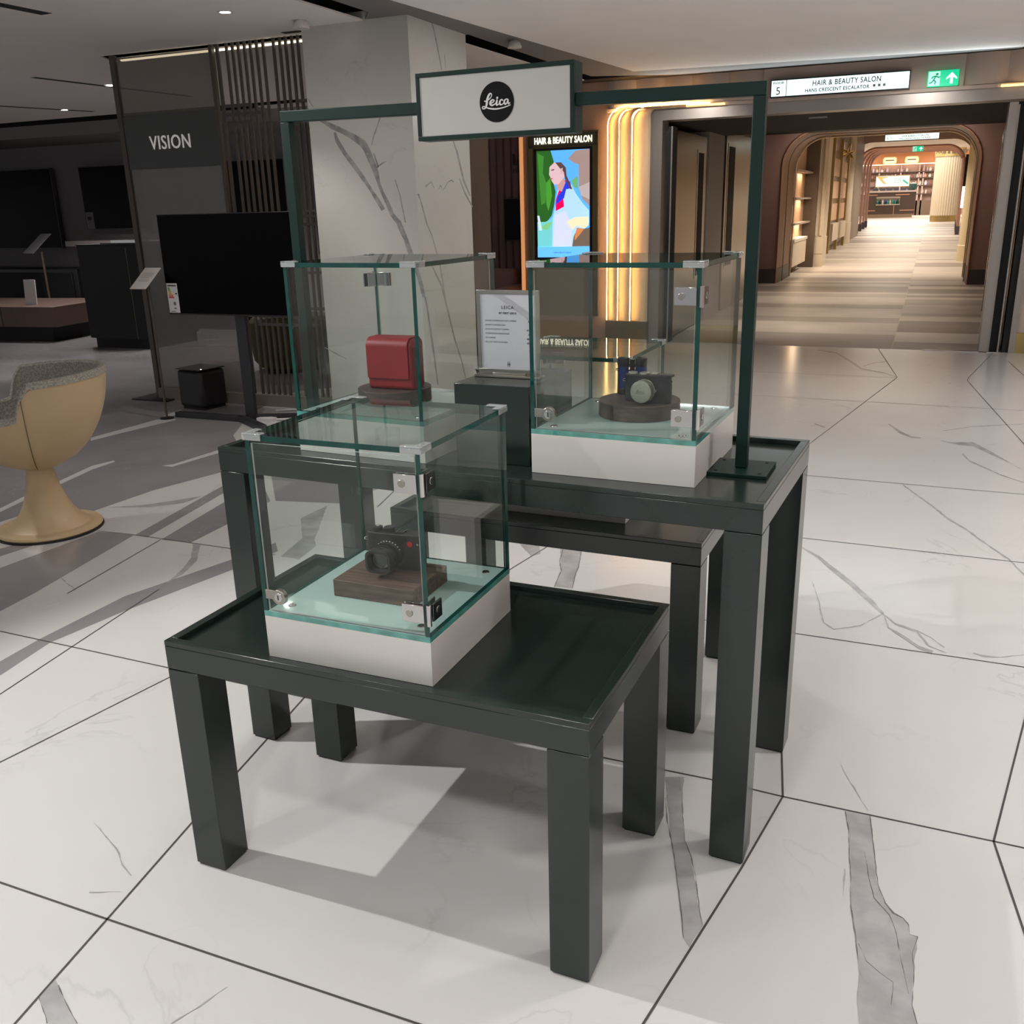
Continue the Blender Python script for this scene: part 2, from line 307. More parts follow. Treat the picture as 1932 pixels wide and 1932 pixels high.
VEINS=[[(-0.058,2.369),(-0.042,2.285),(-0.033,2.204),(-0.023,2.091),(-0.015,1.986),(0.002,1.893),(0.017,1.79),(0.016,1.722),(0.025,1.643),(0.033,1.599),(0.151,1.646),(0.134,1.686),(0.124,1.732),(0.126,1.821),(0.132,1.945),(0.114,1.944),(0.111,1.982),(0.09,1.994),(0.06,2.029),(0.039,2.093),(0.024,2.226),(0.006,2.375)],[(-0.556,2.355),(-0.521,2.238),(-0.47,2.077),(-0.421,1.936),(-0.379,1.81),(-0.359,1.745),(-0.34,1.721),(-0.327,1.803),(-0.348,1.856),(-0.381,1.952),(-0.404,2.021),(-0.437,2.09),(-0.481,2.253),(-0.506,2.374)],[(-1.618,1.119),(-1.567,1.091),(-1.476,1.047),(-1.416,1.019),(-1.47,0.997),(-1.533,1.024),(-1.612,1.068)],[(-1.534,4.111),(-1.419,4.114),(-1.353,3.876),(-1.291,3.613),(-1.373,3.603),(-1.416,3.811)],[(-1.763,4.106),(-1.636,4.088),(-1.583,3.975),(-1.61,3.919)],[(-3.032,4.056),(-3.021,4.295),(-2.843,3.955),(-2.753,3.78),(-2.692,3.704),(-2.657,3.51),(-2.769,3.515),(-2.828,3.779)],[(-3.314,3.516),(-3.268,3.519),(-3.126,3.326),(-3.069,3.175),(-3.056,3.039),(-3.118,3.221),(-3.181,3.351)],[(-4.234,3.855),(-4.037,3.989),(-3.92,4.14),(-3.854,4.224),(-3.865,4.078),(-3.997,3.947)],[(0.205,6.931),(0.276,6.9),(0.407,6.951),(0.522,6.676),(0.64,6.33),(0.668,6.288),(0.616,6.4),(0.5,6.636),(0.404,6.836),(0.318,6.835)],[(-0.422,4.461),(-0.335,4.344),(-0.244,4.173),(-0.16,4.027),(-0.08,3.878),(-0.025,3.775),(-0.02,3.792),(-0.071,3.915),(-0.151,4.074),(-0.237,4.218),(-0.331,4.375),(-0.421,4.475)],[(-0.024,3.781),(0.001,3.645),(0.053,3.575),(0.11,3.499),(0.157,3.459),(0.163,3.495),(0.114,3.522),(0.057,3.597),(0.004,3.657),(-0.021,3.786)],[(-0.016,3.763),(0.026,3.687),(0.102,3.644),(0.147,3.526),(0.207,3.489),(0.208,3.494),(0.149,3.537),(0.106,3.663),(0.028,3.702),(-0.014,3.772)],[(0.103,3.659),(0.153,3.611),(0.201,3.533),(0.203,3.538),(0.154,3.616),(0.104,3.665)],[(-0.023,3.787),(-0.101,3.636),(-0.193,3.568),(-0.235,3.619),(-0.279,3.845),(-0.325,4.034),(-0.326,4.031),(-0.282,3.841),(-0.238,3.613),(-0.192,3.558),(-0.099,3.626),(-0.022,3.78)],[(-0.005,5.727),(0.055,5.58),(0.147,5.365),(0.231,5.137),(0.31,4.987),(0.41,4.753),(0.482,4.592),(0.528,4.417),(0.532,4.427),(0.487,4.61),(0.414,4.771),(0.314,5.01),(0.236,5.161),(0.151,5.387),(0.058,5.598),(-0.002,5.747)],[(-0.146,7.352),(-0.055,7.062),(0.019,6.958),(0.082,6.964),(0.082,6.984),(0.021,7.006),(-0.048,7.138),(-0.142,7.383)],[(0.329,6.571),(0.368,6.404),(0.531,6.119),(0.645,5.98),(0.647,5.994),(0.534,6.138),(0.372,6.434),(0.339,6.615)],[(0.296,3.52),(0.33,3.502),(0.388,3.517),(0.467,3.569),(0.467,3.574),(0.388,3.523),(0.331,3.52),(0.297,3.528)],[(-0.652,7.199),(-0.567,7.102),(-0.568,7.137),(-0.653,7.234)],[(0.224,7.234),(0.423,7.44),(0.767,7.632),(0.768,7.647),(0.423,7.454),(0.224,7.247)],[(-1.983,1.579),(-1.897,1.54),(-1.833,1.511),(-1.769,1.467),(-1.714,1.444),(-1.714,1.445),(-1.768,1.47),(-1.832,1.515),(-1.898,1.543),(-1.984,1.58)],[(-1.291,1.119),(-1.265,1.175),(-1.245,1.241),(-1.248,1.242),(-1.268,1.176),(-1.294,1.12)],[(-1.766,1.357),(-1.695,1.388),(-1.696,1.389),(-1.768,1.359)],[(-0.087,2.596),(-0.074,2.558),(-0.036,2.471),(-0.001,2.394),(0.0,2.397),(-0.034,2.474),(-0.072,2.561),(-0.086,2.598)],[(-0.04,2.123),(-0.036,2.02),(-0.035,2.021),(-0.038,2.123)],[(-1.025,10.976),(-0.811,10.799),(-0.635,10.243),(-0.485,9.784),(-0.267,9.617),(-0.152,9.409),(-0.152,9.431),(-0.267,9.653),(-0.486,9.857),(-0.633,10.365),(-0.814,10.873),(-1.028,11.008)],[(-0.481,9.973),(-0.393,10.211),(-0.27,10.33),(-0.272,10.365),(-0.396,10.245),(-0.485,10.004)],[(-3.595,2.935),(-3.492,2.88),(-3.402,2.846),(-3.405,2.85),(-3.496,2.887),(-3.598,2.94)],[(-13.71,13.009),(-15.944,15.394),(-16.034,15.464),(-13.777,13.06)]]
VEDGE=[[(-0.059,2.368),(-0.043,2.285),(-0.036,2.203),(-0.024,2.091),(-0.022,2.047),(-0.016,1.986),(0.001,1.893),(0.015,1.789),(0.031,1.755),(0.031,1.756),(0.016,1.79),(0.003,1.894),(-0.014,1.987),(-0.021,2.048),(-0.022,2.092),(-0.034,2.204),(-0.041,2.286),(-0.057,2.369)],[(0.005,2.374),(0.022,2.226),(0.039,2.093),(0.058,2.028),(0.076,1.999),(0.098,1.992),(0.111,1.974),(0.114,1.943),(0.13,1.94),(0.121,1.884),(0.125,1.821),(0.123,1.732),(0.133,1.685),(0.143,1.643),(0.144,1.644),(0.135,1.687),(0.124,1.732),(0.127,1.822),(0.122,1.885),(0.133,1.942),(0.115,1.945),(0.113,1.976),(0.099,1.995),(0.079,2.005),(0.061,2.031),(0.041,2.094),(0.025,2.227),(0.007,2.375)],[(0.001,2.209),(0.018,2.107),(0.032,2.039),(0.069,1.991),(0.085,1.939),(0.098,1.857),(0.116,1.761),(0.117,1.762),(0.099,1.858),(0.087,1.94),(0.071,1.994),(0.034,2.041),(0.019,2.108),(0.002,2.21)],[(0.009,1.871),(0.028,1.823),(0.057,1.799),(0.085,1.782),(0.084,1.716),(0.084,1.716),(0.086,1.783),(0.058,1.801),(0.029,1.825),(0.01,1.872)],[(-0.531,2.253),(-0.501,2.152),(-0.471,2.076),(-0.45,2.018),(-0.422,1.936),(-0.38,1.809),(-0.36,1.745),(-0.359,1.746),(-0.378,1.81),(-0.42,1.937),(-0.447,2.02),(-0.469,2.078),(-0.499,2.154),(-0.53,2.254)],[(-0.52,2.368),(-0.484,2.252),(-0.438,2.089),(-0.407,2.027),(-0.378,1.953),(-0.349,1.855),(-0.329,1.802),(-0.328,1.803),(-0.347,1.857),(-0.377,1.953),(-0.404,2.029),(-0.437,2.09),(-0.483,2.253),(-0.519,2.369)],[(-1.61,1.068),(-1.575,1.047),(-1.536,1.023),(-1.535,1.024),(-1.574,1.048),(-1.609,1.069)],[(-1.598,1.108),(-1.541,1.077),(-1.476,1.046),(-1.476,1.048),(-1.541,1.079),(-1.597,1.109)],[(-1.502,4.063),(-1.46,3.904),(-1.411,3.792),(-1.375,3.604),(-1.371,3.602),(-1.407,3.792),(-1.457,3.905),(-1.498,4.062)],[(-1.419,4.103),(-1.355,3.876),(-1.333,3.758),(-1.293,3.613),(-1.289,3.612),(-1.329,3.757),(-1.351,3.875),(-1.415,4.103)]]
COLV=[('f',[(-4.302,2.259),(-4.241,2.231),(-4.164,2.182),(-4.072,2.144),(-3.985,2.095),(-3.931,2.056),(-3.899,2.017),(-3.868,1.942),(-3.833,1.866),(-3.803,1.784),(-3.779,1.72),(-3.743,1.64),(-3.71,1.56),(-3.662,1.501),(-3.647,1.458),(-3.607,1.383),(-3.589,1.314),(-3.517,1.123),(-3.477,0.969),(-3.45,0.975),(-3.482,1.132),(-3.546,1.326),(-3.573,1.394),(-3.604,1.472),(-3.623,1.52),(-3.678,1.575),(-3.709,1.652),(-3.754,1.728),(-3.777,1.789),(-3.789,1.877),(-3.817,1.956),(-3.849,2.035),(-3.883,2.09),(-3.954,2.131),(-4.048,2.175),(-4.14,2.214),(-4.227,2.25),(-4.298,2.266)]),('f',[(-4.15,2.158),(-4.141,2.093),(-4.089,2.012),(-4.011,1.916),(-3.943,1.829),(-3.871,1.737),(-3.833,1.672),(-3.783,1.596),(-3.751,1.612),(-3.801,1.687),(-3.848,1.748),(-3.912,1.845),(-3.98,1.933),(-4.057,2.027),(-4.106,2.103),(-4.132,2.161)]),('f',[(-3.749,2.241),(-3.814,2.114),(-3.836,2.055),(-3.832,2.054),(-3.807,2.112),(-3.741,2.238)]),('f',[(-3.824,2.0),(-3.8,1.923),(-3.795,1.901),(-3.786,1.902),(-3.786,1.925),(-3.815,2.002)]),('f',[(-3.798,1.899),(-3.747,1.925),(-3.717,1.938),(-3.718,1.942),(-3.754,1.935),(-3.801,1.904)]),('f',[(-3.657,1.812),(-3.623,1.704),(-3.591,1.509),(-3.582,1.51),(-3.616,1.705),(-3.649,1.814)]),('f',[(-4.397,0.563),(-4.312,0.521),(-4.19,0.473),(-4.188,0.476),(-4.306,0.529),(-4.394,0.566)]),('f',[(-4.355,2.404),(-4.313,2.342),(-4.308,2.344),(-4.35,2.406)]),('r',[(6.764,2.892),(6.798,2.839),(6.841,2.736),(6.898,2.587),(6.91,2.589),(6.858,2.739),(6.818,2.844),(6.777,2.895)]),('r',[(6.956,2.698),(6.965,2.609),(6.975,2.611),(6.966,2.7)]),('r',[(7.04,2.096),(7.092,2.018),(7.194,1.808),(7.31,1.691),(7.329,1.695),(7.221,1.812),(7.125,2.022),(7.058,2.099)]),('r',[(7.124,1.824),(7.21,1.717),(7.341,1.605),(7.367,1.61),(7.228,1.72),(7.135,1.826)]),('r',[(6.554,1.756),(6.646,1.788),(6.684,1.747),(6.693,1.749),(6.653,1.801),(6.544,1.762)]),('r',[(6.764,1.74),(6.797,1.768),(6.834,1.731),(6.938,1.796),(6.989,1.804),(7.023,1.793),(7.034,1.798),(6.994,1.818),(6.928,1.8),(6.831,1.735),(6.803,1.777),(6.756,1.742)]),('r',[(6.42,1.707),(6.461,1.654),(6.502,1.568),(6.544,1.481),(6.61,1.406),(6.718,1.185),(6.786,0.937),(6.797,0.937),(6.735,1.185),(6.626,1.407),(6.561,1.483),(6.518,1.57),(6.477,1.656),(6.445,1.711)]),('r',[(6.562,1.214),(6.726,1.022),(6.816,0.819),(6.907,0.597),(7.031,0.384),(7.091,0.237),(7.107,0.236),(7.05,0.383),(6.932,0.597),(6.84,0.819),(6.753,1.024),(6.578,1.216)]),('r',[(6.415,1.03),(6.462,0.914),(6.524,0.58),(6.556,0.428),(6.585,0.273),(6.603,0.271),(6.579,0.425),(6.559,0.577),(6.487,0.913),(6.439,1.03)])]

# ------------------------------------------------------------------ the setting: floor
def flat(mb, pts, z, m, jit=0):
    P = []
    n = len(pts)
    for i in range(n):
        a, b = pts[i], pts[(i+1) % n]; L = math.hypot(b[0]-a[0], b[1]-a[1]); k = max(1, int(L/.02)) if jit else 1
        for j in range(k):
            t = j/k; q = jit if j else jit*.4
            P.append((a[0]+(b[0]-a[0])*t+random.uniform(-q, q), a[1]+(b[1]-a[1])*t+random.uniform(-q, q)))
    from mathutils.geometry import tessellate_polygon
    tr = tessellate_polygon([[Vector((x, y, 0)) for x, y in P]])
    mb.add([(x, y, z) for x, y in P], [list(t) for t in tr], m)
fl_ = MB()
fl_.add([(-40, -8, 0), (8, -8, 0), (8, 11.25, 0), (-40, 11.25, 0)], [[0, 1, 2, 3]], MARB)
fl_.add([(-40, 11.25, 0), (-3.1, 11.25, 0), (-3.1, 30, 0), (-40, 30, 0)], [[0, 1, 2, 3]], MARB)
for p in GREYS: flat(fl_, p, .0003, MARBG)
for p in WHITES: flat(fl_, p, .0006, MARB)
for p in VEINS: flat(fl_, p, .0009, VEINM, .0022)
for p in VEDGE: flat(fl_, p, .0011, VEINE, .0012)
for ln_ in GROUT:
    for i in range(len(ln_)-1):
        a, b = ln_[i], ln_[i+1]; dx, dy = b[0]-a[0], b[1]-a[1]; d = math.hypot(dx, dy) or 1; h = .0028
        nx, ny = -dy/d*h, dx/d*h
        fl_.add([(a[0]+nx, a[1]+ny, .0012), (a[0]-nx, a[1]-ny, .0012), (b[0]-nx, b[1]-ny, .0012), (b[0]+nx, b[1]+ny, .0012)], [[0, 1, 2, 3]], GROUTM)
fl_.build('floor', kind='structure', smooth=False)
cf = MB(); rnd = random.Random(11)
cf.add([(-6, 11.25, -.004), (4.5, 11.25, -.004), (4.5, 100, -.004), (-6, 100, -.004)], [[0, 1, 2, 3]], TILES[1])
for x0, x1 in ((-6, -.27), (-.262, 4.5)):
    y = 11.25; k = 0
    while y < 98:
        d = rnd.choice((.35, .6, .9, 1.2))*(1 if y < 20 else 1.0 if y < 40 else 1.6)
        c = rnd.choice((2, 3, 2) if k % 2 == 0 else (0, 1, 1)) if y < 21 or 38 < y < 60 else rnd.choice((0, 1, 1, 0, 2))
        cf.add([(x0, y, 0), (x1, y, 0), (x1, y+d-.006, 0), (x0, y+d-.006, 0)], [[0, 1, 2, 3]], TILES[c]); y += d; k += 1
cf.build('floor', kind='structure', smooth=False)
tr_ = MB().box(.05, .78, 11.22, 11.27, 0, .006, CHROME).build('trim_1', kind='structure')

# ------------------------------------------------------------------ ceilings
c = MB()
c.add([(-30, -3, 3.25), (5.5, -3, 3.25), (5.5, 20, 3.25), (-30, 20, 3.25)], [[0, 1, 2, 3]], VOID)
c.build('ceiling', kind='structure')
def slab(mb, P, z, m, t=.012):
    mb.prism(P, z, z+t, m)
c = MB()     # ceiling over the television hall; the slots below are flat black strips
slab(c, [(-30, -3), (-3.90, -3), (-3.84, 6.42), (-4.36, 6.44), (-4.36, 6.66), (-6.52, 6.62), (-6.6, 6.8), (-4.36, 6.84), (-4.36, 10.2), (-30, 10.2)], 2.88, PLASTL)
c.build('ceiling', kind='structure')
def slot(x0, y0, x1, y1, w_, z=2.8795):
    dx, dy = x1-x0, y1-y0; d = math.hypot(dx, dy); nx, ny = -dy/d*w_/2, dx/d*w_/2
    m = MB(); m.prism([(x0+nx, y0+ny), (x0-nx, y0-ny), (x1-nx, y1-ny), (x1+nx, y1+ny)], z-.001, z, VOID)
    return m.build('trim_2', kind='structure')
slot(-5.5, 3.2, -5.47, 5.15, .10); slot(-7.95, 7.2, -7.84, 9.25, .075); slot(-10.3, 8.4, -9.88, 9.8, .09); slot(-4.75, 7.9, -4.5, 7.92, .05)
slot(-4.6, 6.52, -4.36, 6.53, .07)
c = MB(); slab(c, [(-3.62, -3), (5.5, -3), (5.5, 10.62), (.62, 10.62), (-2.94, 10.16), (-3.33, 5.9)], 2.88, PLAST); c.build('ceiling', kind='structure')
# narrow grey soffit round the column and beside the large ceiling
c = MB(); slab(c, [(-3.66, 5.2), (-3.3, 5.2), (-2.93, 10.17), (.62, 10.63), (.62, 10.75), (-2.6, 10.72), (-3.44, 10.3), (-3.46, 7.35), (-3.66, 7.35), (-4.36, 7.35), (-4.36, 6.44), (-3.84, 6.44), (-3.66, 6.2)], 2.885, SOFF, .012); c.build('ceiling', kind='structure')
c = MB(); slab(c, [(-5.4, 7.6), (-3.68, 7.6), (-3.62, 10.6), (-4.65, 11.3), (-4.65, 13.4), (-8, 13.4), (-8, 10.6), (-5.4, 10.6)], 2.884, PLASTL, .012); c.build('ceiling', kind='structure')
def detector(x, y, z, lab):
    o = MB().lathe([(.032, 0), (.045, -.012), (.052, -.030), (.058, -.042), (.058, -.055), (.0, -.055)][::-1], WHITE, (0, 0, 0), 28).build('smoke_detector')
    o.location = (x, y, z); tag(o, lab, 'smoke detector', 'smoke detectors')
detector(-4.20, 6.18, 2.88, 'round white detector on the ceiling just before the marble column')
detector(-3.26, 7.80, 2.885, 'round detector on the narrow grey soffit right of the marble column')
def downlight(x, y, z, lab, s=1.0):
    t = thing('ceiling_downlight', lab, 'ceiling light', (x, y, z), 0, 'ceiling downlights')
    MB().lathe([(.035*s, -.001), (.052*s, -.001), (.052*s, -.006), (.035*s, -.004)], WHITE, n=28, caps=False).build('trim_ring', t)
    MB().cyl((0, 0, -.0035), .036*s, .036*s, .001, emit('downlight_glow', (1, .96, .92), 22), n=24).build('lamp', t)
downlight(-4.45, 5.68, 2.88, 'lit downlight in the plain ceiling nearest the marble column')
downlight(-7.82, 8.02, 2.878, 'lit downlight in the long slot by the glass partition post')
downlight(-9.97, 9.42, 2.878, 'lit downlight in the farther ceiling slot over the television wall')
spot((-4.45, 5.68, 2.86), 60, (1, .93, .88), None, 90); spot((-7.82, 8.02, 2.86), 50, (1, .93, .88), None, 80); spot((-9.97, 9.42, 2.86), 60, (1, .93, .86), None, 60)
spot((-11, 10.2, 2.8), 220, (1, .95, .93), None, 130, .9, .05); spot((-7.6, 10.2, 2.8), 180, (1, .95, .93), None, 130, .9, .05); spot((-5.3, 11.6, 2.8), 300, (1, .88, .88), (-5.6, 13, 1.5), 100, .9, .05); spot((-9.6, 7.2, 2.86), 160, (1, .92, .88), None, 45, .7, .03)  # all but the last narrow spot added to brighten hall and showroom walls
spot((-6.2, 3.4, 2.86), 110, (1, .93, .88), None, 100); spot((-8.6, 5.4, 2.86), 110, (1, .95, .92), None, 100); spot((-8.2, 9.6, 2.86), 110, (1, .95, .92), None, 100)
for x, y in ((-6.9, 2.7), (-9.4, 5.9), (-9.7, 7.2), (-11.2, 7.6)):
    r_ = MB().lathe([(.0, -.002), (.10, -.002), (.11, -.006), (.13, -.006), (.135, 0)], PLASTL, n=36).build('ceiling_speaker'); r_.location = (x, y, 2.88)
    tag(r_, 'flat round speaker grille in the hall ceiling', 'ceiling speaker', 'ceiling speakers')

# ------------------------------------------------------------------ television hall walls
MB().box(-30, -4.7, 10.90, 10.95, 2.74, 2.905, DGREY2).box(-30, -4.7, 10.92, 10.95, 2.905, 3.25, VOID).box(-30, -4.7, 10.95, 12.3, 2.74, 2.76, DGREY).build('wall_bulkhead', kind='structure')
MB().box(-30, -6.6, 12.3, 12.5, 0, 2.74, DGREY).build('wall_back', kind='structure')

# ------------------------------------------------------------------ marble column
mc = MB(); mc.box(-4.36, -3.48, 6.41, 7.34, 0, 2.94, MARBC)
from mathutils.geometry import tessellate_polygon as _tp
for fc, P in COLV:
    tr = _tp([[Vector((x, y, 0)) for x, y in P]])
    mc.add([(x, 6.4094, z) if fc == 'f' else (-3.4794, x, z) for x, z in P], [list(t) for t in tr], VEINC)
mc.box(-3.4797, -3.4792, 6.41, 7.34, 1.005, 1.008, mat('column_joint', (.35, .34, .32), .5))
mc = tag(mc.build('marble_column', smooth=False), 'tall square column clad in white veined marble behind the cases', 'column')
gp = MB().box(-4.7, -4.29, 9.0, 9.5, 0, 2.9, mat('grey_pillar_paint', (.05, .052, .060), .6)).build('grey_pillar'); tag(gp, 'plain dark grey pillar partly hidden behind the marble column', 'column')

# ------------------------------------------------------------------ entrance wall of the salon (plane y = 11.25)
WY = 11.25
def ring_wall(mb, x0, x1, z1, ox0, ox1, oz, r, y, m):
    """front face at y with a round shouldered opening down to the floor"""
    A = arc0(ox0, ox1, oz, r); n = len(A)
    O = []
    for (x, z) in A:
        O.append((x0 if x <= ox0+.001 else x1 if x >= ox1-.001 else x, z if (x <= ox0+.001 or x >= ox1-.001) else z1))
    O[0] = (x0, 0); O[-1] = (x1, 0)
    vs = [(x, y, z) for x, z in A] + [(x, y, z) for x, z in O]
    mb.add(vs, [[i, i+1, n+i+1, n+i] for i in range(n-1)], m)
    for xa, k in ((x0, 1), (x1, n-2)):
        kk = 2 if k == 1 else n-3
        mb.add([(xa, y, oz-r), (xa, y, z1), (A[kk][0], y, z1)], [[0, 1, 2]], m)
def arc0(x0, x1, z, r, n=10):
    return [(x0, 0)] + [(x0+r-r*math.cos(R(90*i/n)), z-r+r*math.sin(R(90*i/n))) for i in range(n+1)] + [(x1-r+r*math.sin(R(90*i/n)), z-r+r*math.cos(R(90*i/n))) for i in range(n+1)] + [(x1, 0)]
def arch(mb, x0, x1, z, r, y0, y1, m):
    A = arc0(x0, x1, z, r); n = len(A)
    mb.add([(x, y0, zz) for x, zz in A]+[(x, y1, zz) for x, zz in A], [[i, i+1, n+i+1, n+i] for i in range(n-1)], m)
MB().box(-4.64, -3.02, WY, WY+.3, 0, 3.2, PINKW2).box(-3.02, .66, WY, WY+.3, 2.58, 3.2, PINKW2).box(.92, 8, WY, WY+.3, .21, 3.2, PEACHP).box(.66, .92, WY, WY+.3, 2.52, 3.2, PINKW2).build('wall_entrance', kind='structure')
MB().box(.90, 8, WY-.02, WY+.0, 0, .21, GOLD).build('baseboard_right', kind='structure')
MB().box(-4.66, -4.62, WY-.03, WY+.28, 0, 2.9, mat('copper_edge_light', (.55, .26, .12), .5, emis=(1, .42, .16), es=.55)).build('trim_3', kind='structure')
MB().box(-3.02, -2.90, WY-.03, WY+.25, 0, 2.60, ALU).box(.60, .68, WY-.03, WY+.25, 0, 2.46, ALU).box(.88, .94, WY-.03, WY+.25, 0, 2.52, ALU).box(-2.9, 8, WY-.03, WY+.25, 2.485, 2.60, ALU).box(-2.84, -2.78, WY, WY+.2, 0, 2.42, BLACKM).box(-2.80, -2.785, WY-.01, WY+.2, 0, 2.42, ALU).box(.82, .88, WY, WY+.2, 0, 2.46, BLACKM).box(.70, .80, WY+.05, WY+.2, 0, 2.46, BLACKM).box(.775, .79, WY-.01, WY+.2, 0, 2.46, ALU).box(.68, .70, WY+.02, WY+.2, 0, 2.44, ALU).build('trim_4', kind='structure')
# fluted header panels
MB().box(5.5, 5.6, -3, 11.2, 0, 3.2, PINKW2).build('wall_right_added', kind='structure')  # unseen wall added to give the glass soft warm reflections
hd_ = MB()
def flute(x0, x1, z0, z1, y, dpt=.05, n=10, m=PEACHP):
    P = [(x0+(x1-x0)*i/n, y-dpt*math.sin(math.pi*i/n)**.7) for i in range(n+1)]
    hd_.add([(x, yy, z0) for x, yy in P]+[(x, yy, z1) for x, yy in P], [[i, i+1, n+2+i, n+1+i] for i in range(n)] + [list(range(n+1))], m)
for x0, x1 in ((-3.55, -3.22), (-3.22, -2.88), (-2.88, -2.58), (-2.58, -2.18), (-2.18, -1.80), (.16, .55), (.55, .95), (.95, 1.35)): flute(x0, x1, 2.64, 2.93, WY-.005)
hd_.box(-3.55, 1.35, WY-.06, WY, 2.60, 2.635, PEACHP); hd_.box(-1.80, .16, WY-.04, WY, 2.635, 2.93, PEACHP)
hd_.build('wall_header', kind='structure')
MB().box(-2.62, -2.2, WY-.10, WY-.06, 2.604, 2.622, emit('warm_strip', (1, .62, .22), 2.2)).box(.50, 1.35, WY-.10, WY-.06, 2.60, 2.62, emit('warm_strip', (1, .62, .22), 2.2)).build('trim_5', kind='structure')
MB().box(-8, 8, 10.9, WY-.04, 2.93, 2.99, VOID).build('ceiling', kind='structure')
spot((-2.6, 10.0, 2.86), 70, (1, .93, .88), (-2.6, 11.2, 1.8), 84, 1, .05); spot((-.2, 10.0, 2.86), 70, (1, .93, .88), (-.2, 11.2, 1.8), 84, 1, .05)  # two unseen wall washers added to lighten the header
# glowing ribs: three plaster bands with warm light strips in the grooves between
def rib(x0, x1, ztop, yin, yout, r, xr):
    """band going up, turning round a soft shoulder and running to the door head"""
    m = MB(); n = 14
    P0 = [(x0, .25)] + [(x0+r-r*math.cos(R(90*i/n)), ztop-r+r*math.sin(R(90*i/n))) for i in range(n+1)] + [(xr, ztop)]
    wdt = x1-x0; r2 = max(.02, r-wdt*.45)
    zt2 = ztop-.028
    P1 = [(x1, .25)] + [(x1+r2-r2*math.cos(R(90*i/n)), zt2-r2+r2*math.sin(R(90*i/n))) for i in range(n+1)] + [(xr, zt2)]
    k = len(P0); prof = [0, .2, .4, .6, .8, .93, 1]; dep = [yin]+[yin-(yin-yout)*k_ for k_ in (.30, .56, .77, .93, 1)]+[yout+.03]
    vs = []
    for a, b in zip(P0, P1):
        for t, d in zip(prof, dep): vs.append((a[0]+(b[0]-a[0])*t, d, a[1]+(b[1]-a[1])*t))
    q = len(prof); m.add(vs, [[i*q+j, (i+1)*q+j, (i+1)*q+j+1, i*q+j+1] for i in range(k-1) for j in range(q-1)], RIBM)
    return m.build('rib_band', None)
rb = thing('lit_rib_surround', 'three warm glowing plaster ribs curving around the corner of the salon doorway', 'wall light', (0, 0, 0), 0)
for i, (x0, x1) in enumerate(((-3.525, -3.39), (-3.39, -3.235), (-3.235, -3.025))):
    o = rib(x0, x1, 2.655-.012*i, WY-.010, WY-.105, .20-.02*i, -2.62+.12*i); o.parent = rb
    L_ = MB(); r = .20-.02*i; zt = 2.655-.012*i; x = x0-.003
    path = [(x, WY-.083, .26)] + [(x+r-r*math.cos(R(90*j/10)), WY-.083, zt-r+r*math.sin(R(90*j/10))+.002) for j in range(11)] + [(-2.6+.12*i, WY-.083, zt+.002)]
    L_.tube(path, .0025, emit('warm_led', (1, .56, .20), 62), 6).build('led_strip', o)
MB().box(-3.54, -3.02, WY-.10, WY, 0, .25, BRASSD).build('baseboard_left', kind='structure')

# vestibule between the two sets of doors
MB().box(-3.25, -3.15, WY+.3, 20, 0, 2.9, mat('vestibule_wall', (.20, .16, .14), .5)).build('wall_vestibule', kind='structure')
MB().box(1.25, 1.35, WY+.3, 20, 0, 2.9, mat('vestibule_wall_pink', (.40, .26, .21), .5)).build('wall_vestibule', kind='structure')
MB().box(-3.2, 1.3, WY+.3, 14.5, 2.49, 2.55, VOID).box(-3.2, 1.3, 14.5, 20, 2.80, 2.86, VOID).box(-3.2, 1.3, 14.45, 14.5, 2.49, 2.86, VOID).build('ceiling', kind='structure')
MB().box(-3.15, -2.84, 13.5, 14.55, 0, 2.5, mat('grey_door_post', (.33, .30, .28), .5)).build('trim_6', kind='structure')
MB().box(-1.4, -1.2, 12.0, 12.05, 2.475, 2.49, ALU).build('ceiling_sensor'); tag(bpy.data.objects['ceiling_sensor'], 'slim grey door sensor under the black vestibule ceiling', 'sensor')
def leaf(name, lab, x, y0, y1, zt, hy0, hy1, m):
    t = thing(name, lab, 'door', (0, 0, 0), 0)
    MB().box(x-.05, x, y0, y1, .01, zt, m).build('door_panel', t, bevel=.003)
    h = MB(); h.box(x, x+.006, hy0, hy1, .62, zt-.17, mat('handle_frame', (.36, .30, .24), .25, .9)); h.box(x+.006, x+.010, hy0+.07, hy1-.07, .66, zt-.21, BLACKM); h.build('pull_handle', t)
    return t
leaf('door_leaf', 'open bronze door leaf with a long black pull beside the glowing ribs', -2.85, 11.55, 13.40, 2.415, 12.85, 13.27, BRONZE)
leaf('door_leaf', 'farther open bronze door leaf behind the grey post', -2.85, 14.75, 16.95, 2.58, 14.88, 15.48, BRONZE)
gd = thing('glass_door', 'open clear glass door leaf with chrome edges at the far side of the doorway', 'door', (0, 0, 0), 0)
MB().box(.77, .782, 11.5, 14.8, .05, 2.40, pane_mat('door_glass', (.86, .84, .83), .06), edge=STEELD).build('glass_pane', gd)
MB().box(.762, .790, 11.45, 14.85, 2.36, 2.44, ALU).box(.762, .790, 11.45, 14.85, .0, .06, ALU).box(.762, .79, 11.42, 11.5, 0, 2.44, STEELD).box(.762, .79, 14.8, 14.86, 0, 2.44, STEELD).build('rails', gd)
MB().tube([(.73, 13.1, .50), (.73, 13.1, 2.20)], .016, CHROME, 12).tube([(.82, 14.1, .45), (.82, 14.1, 2.20)], .016, CHROME, 12).build('pull_handle', gd)

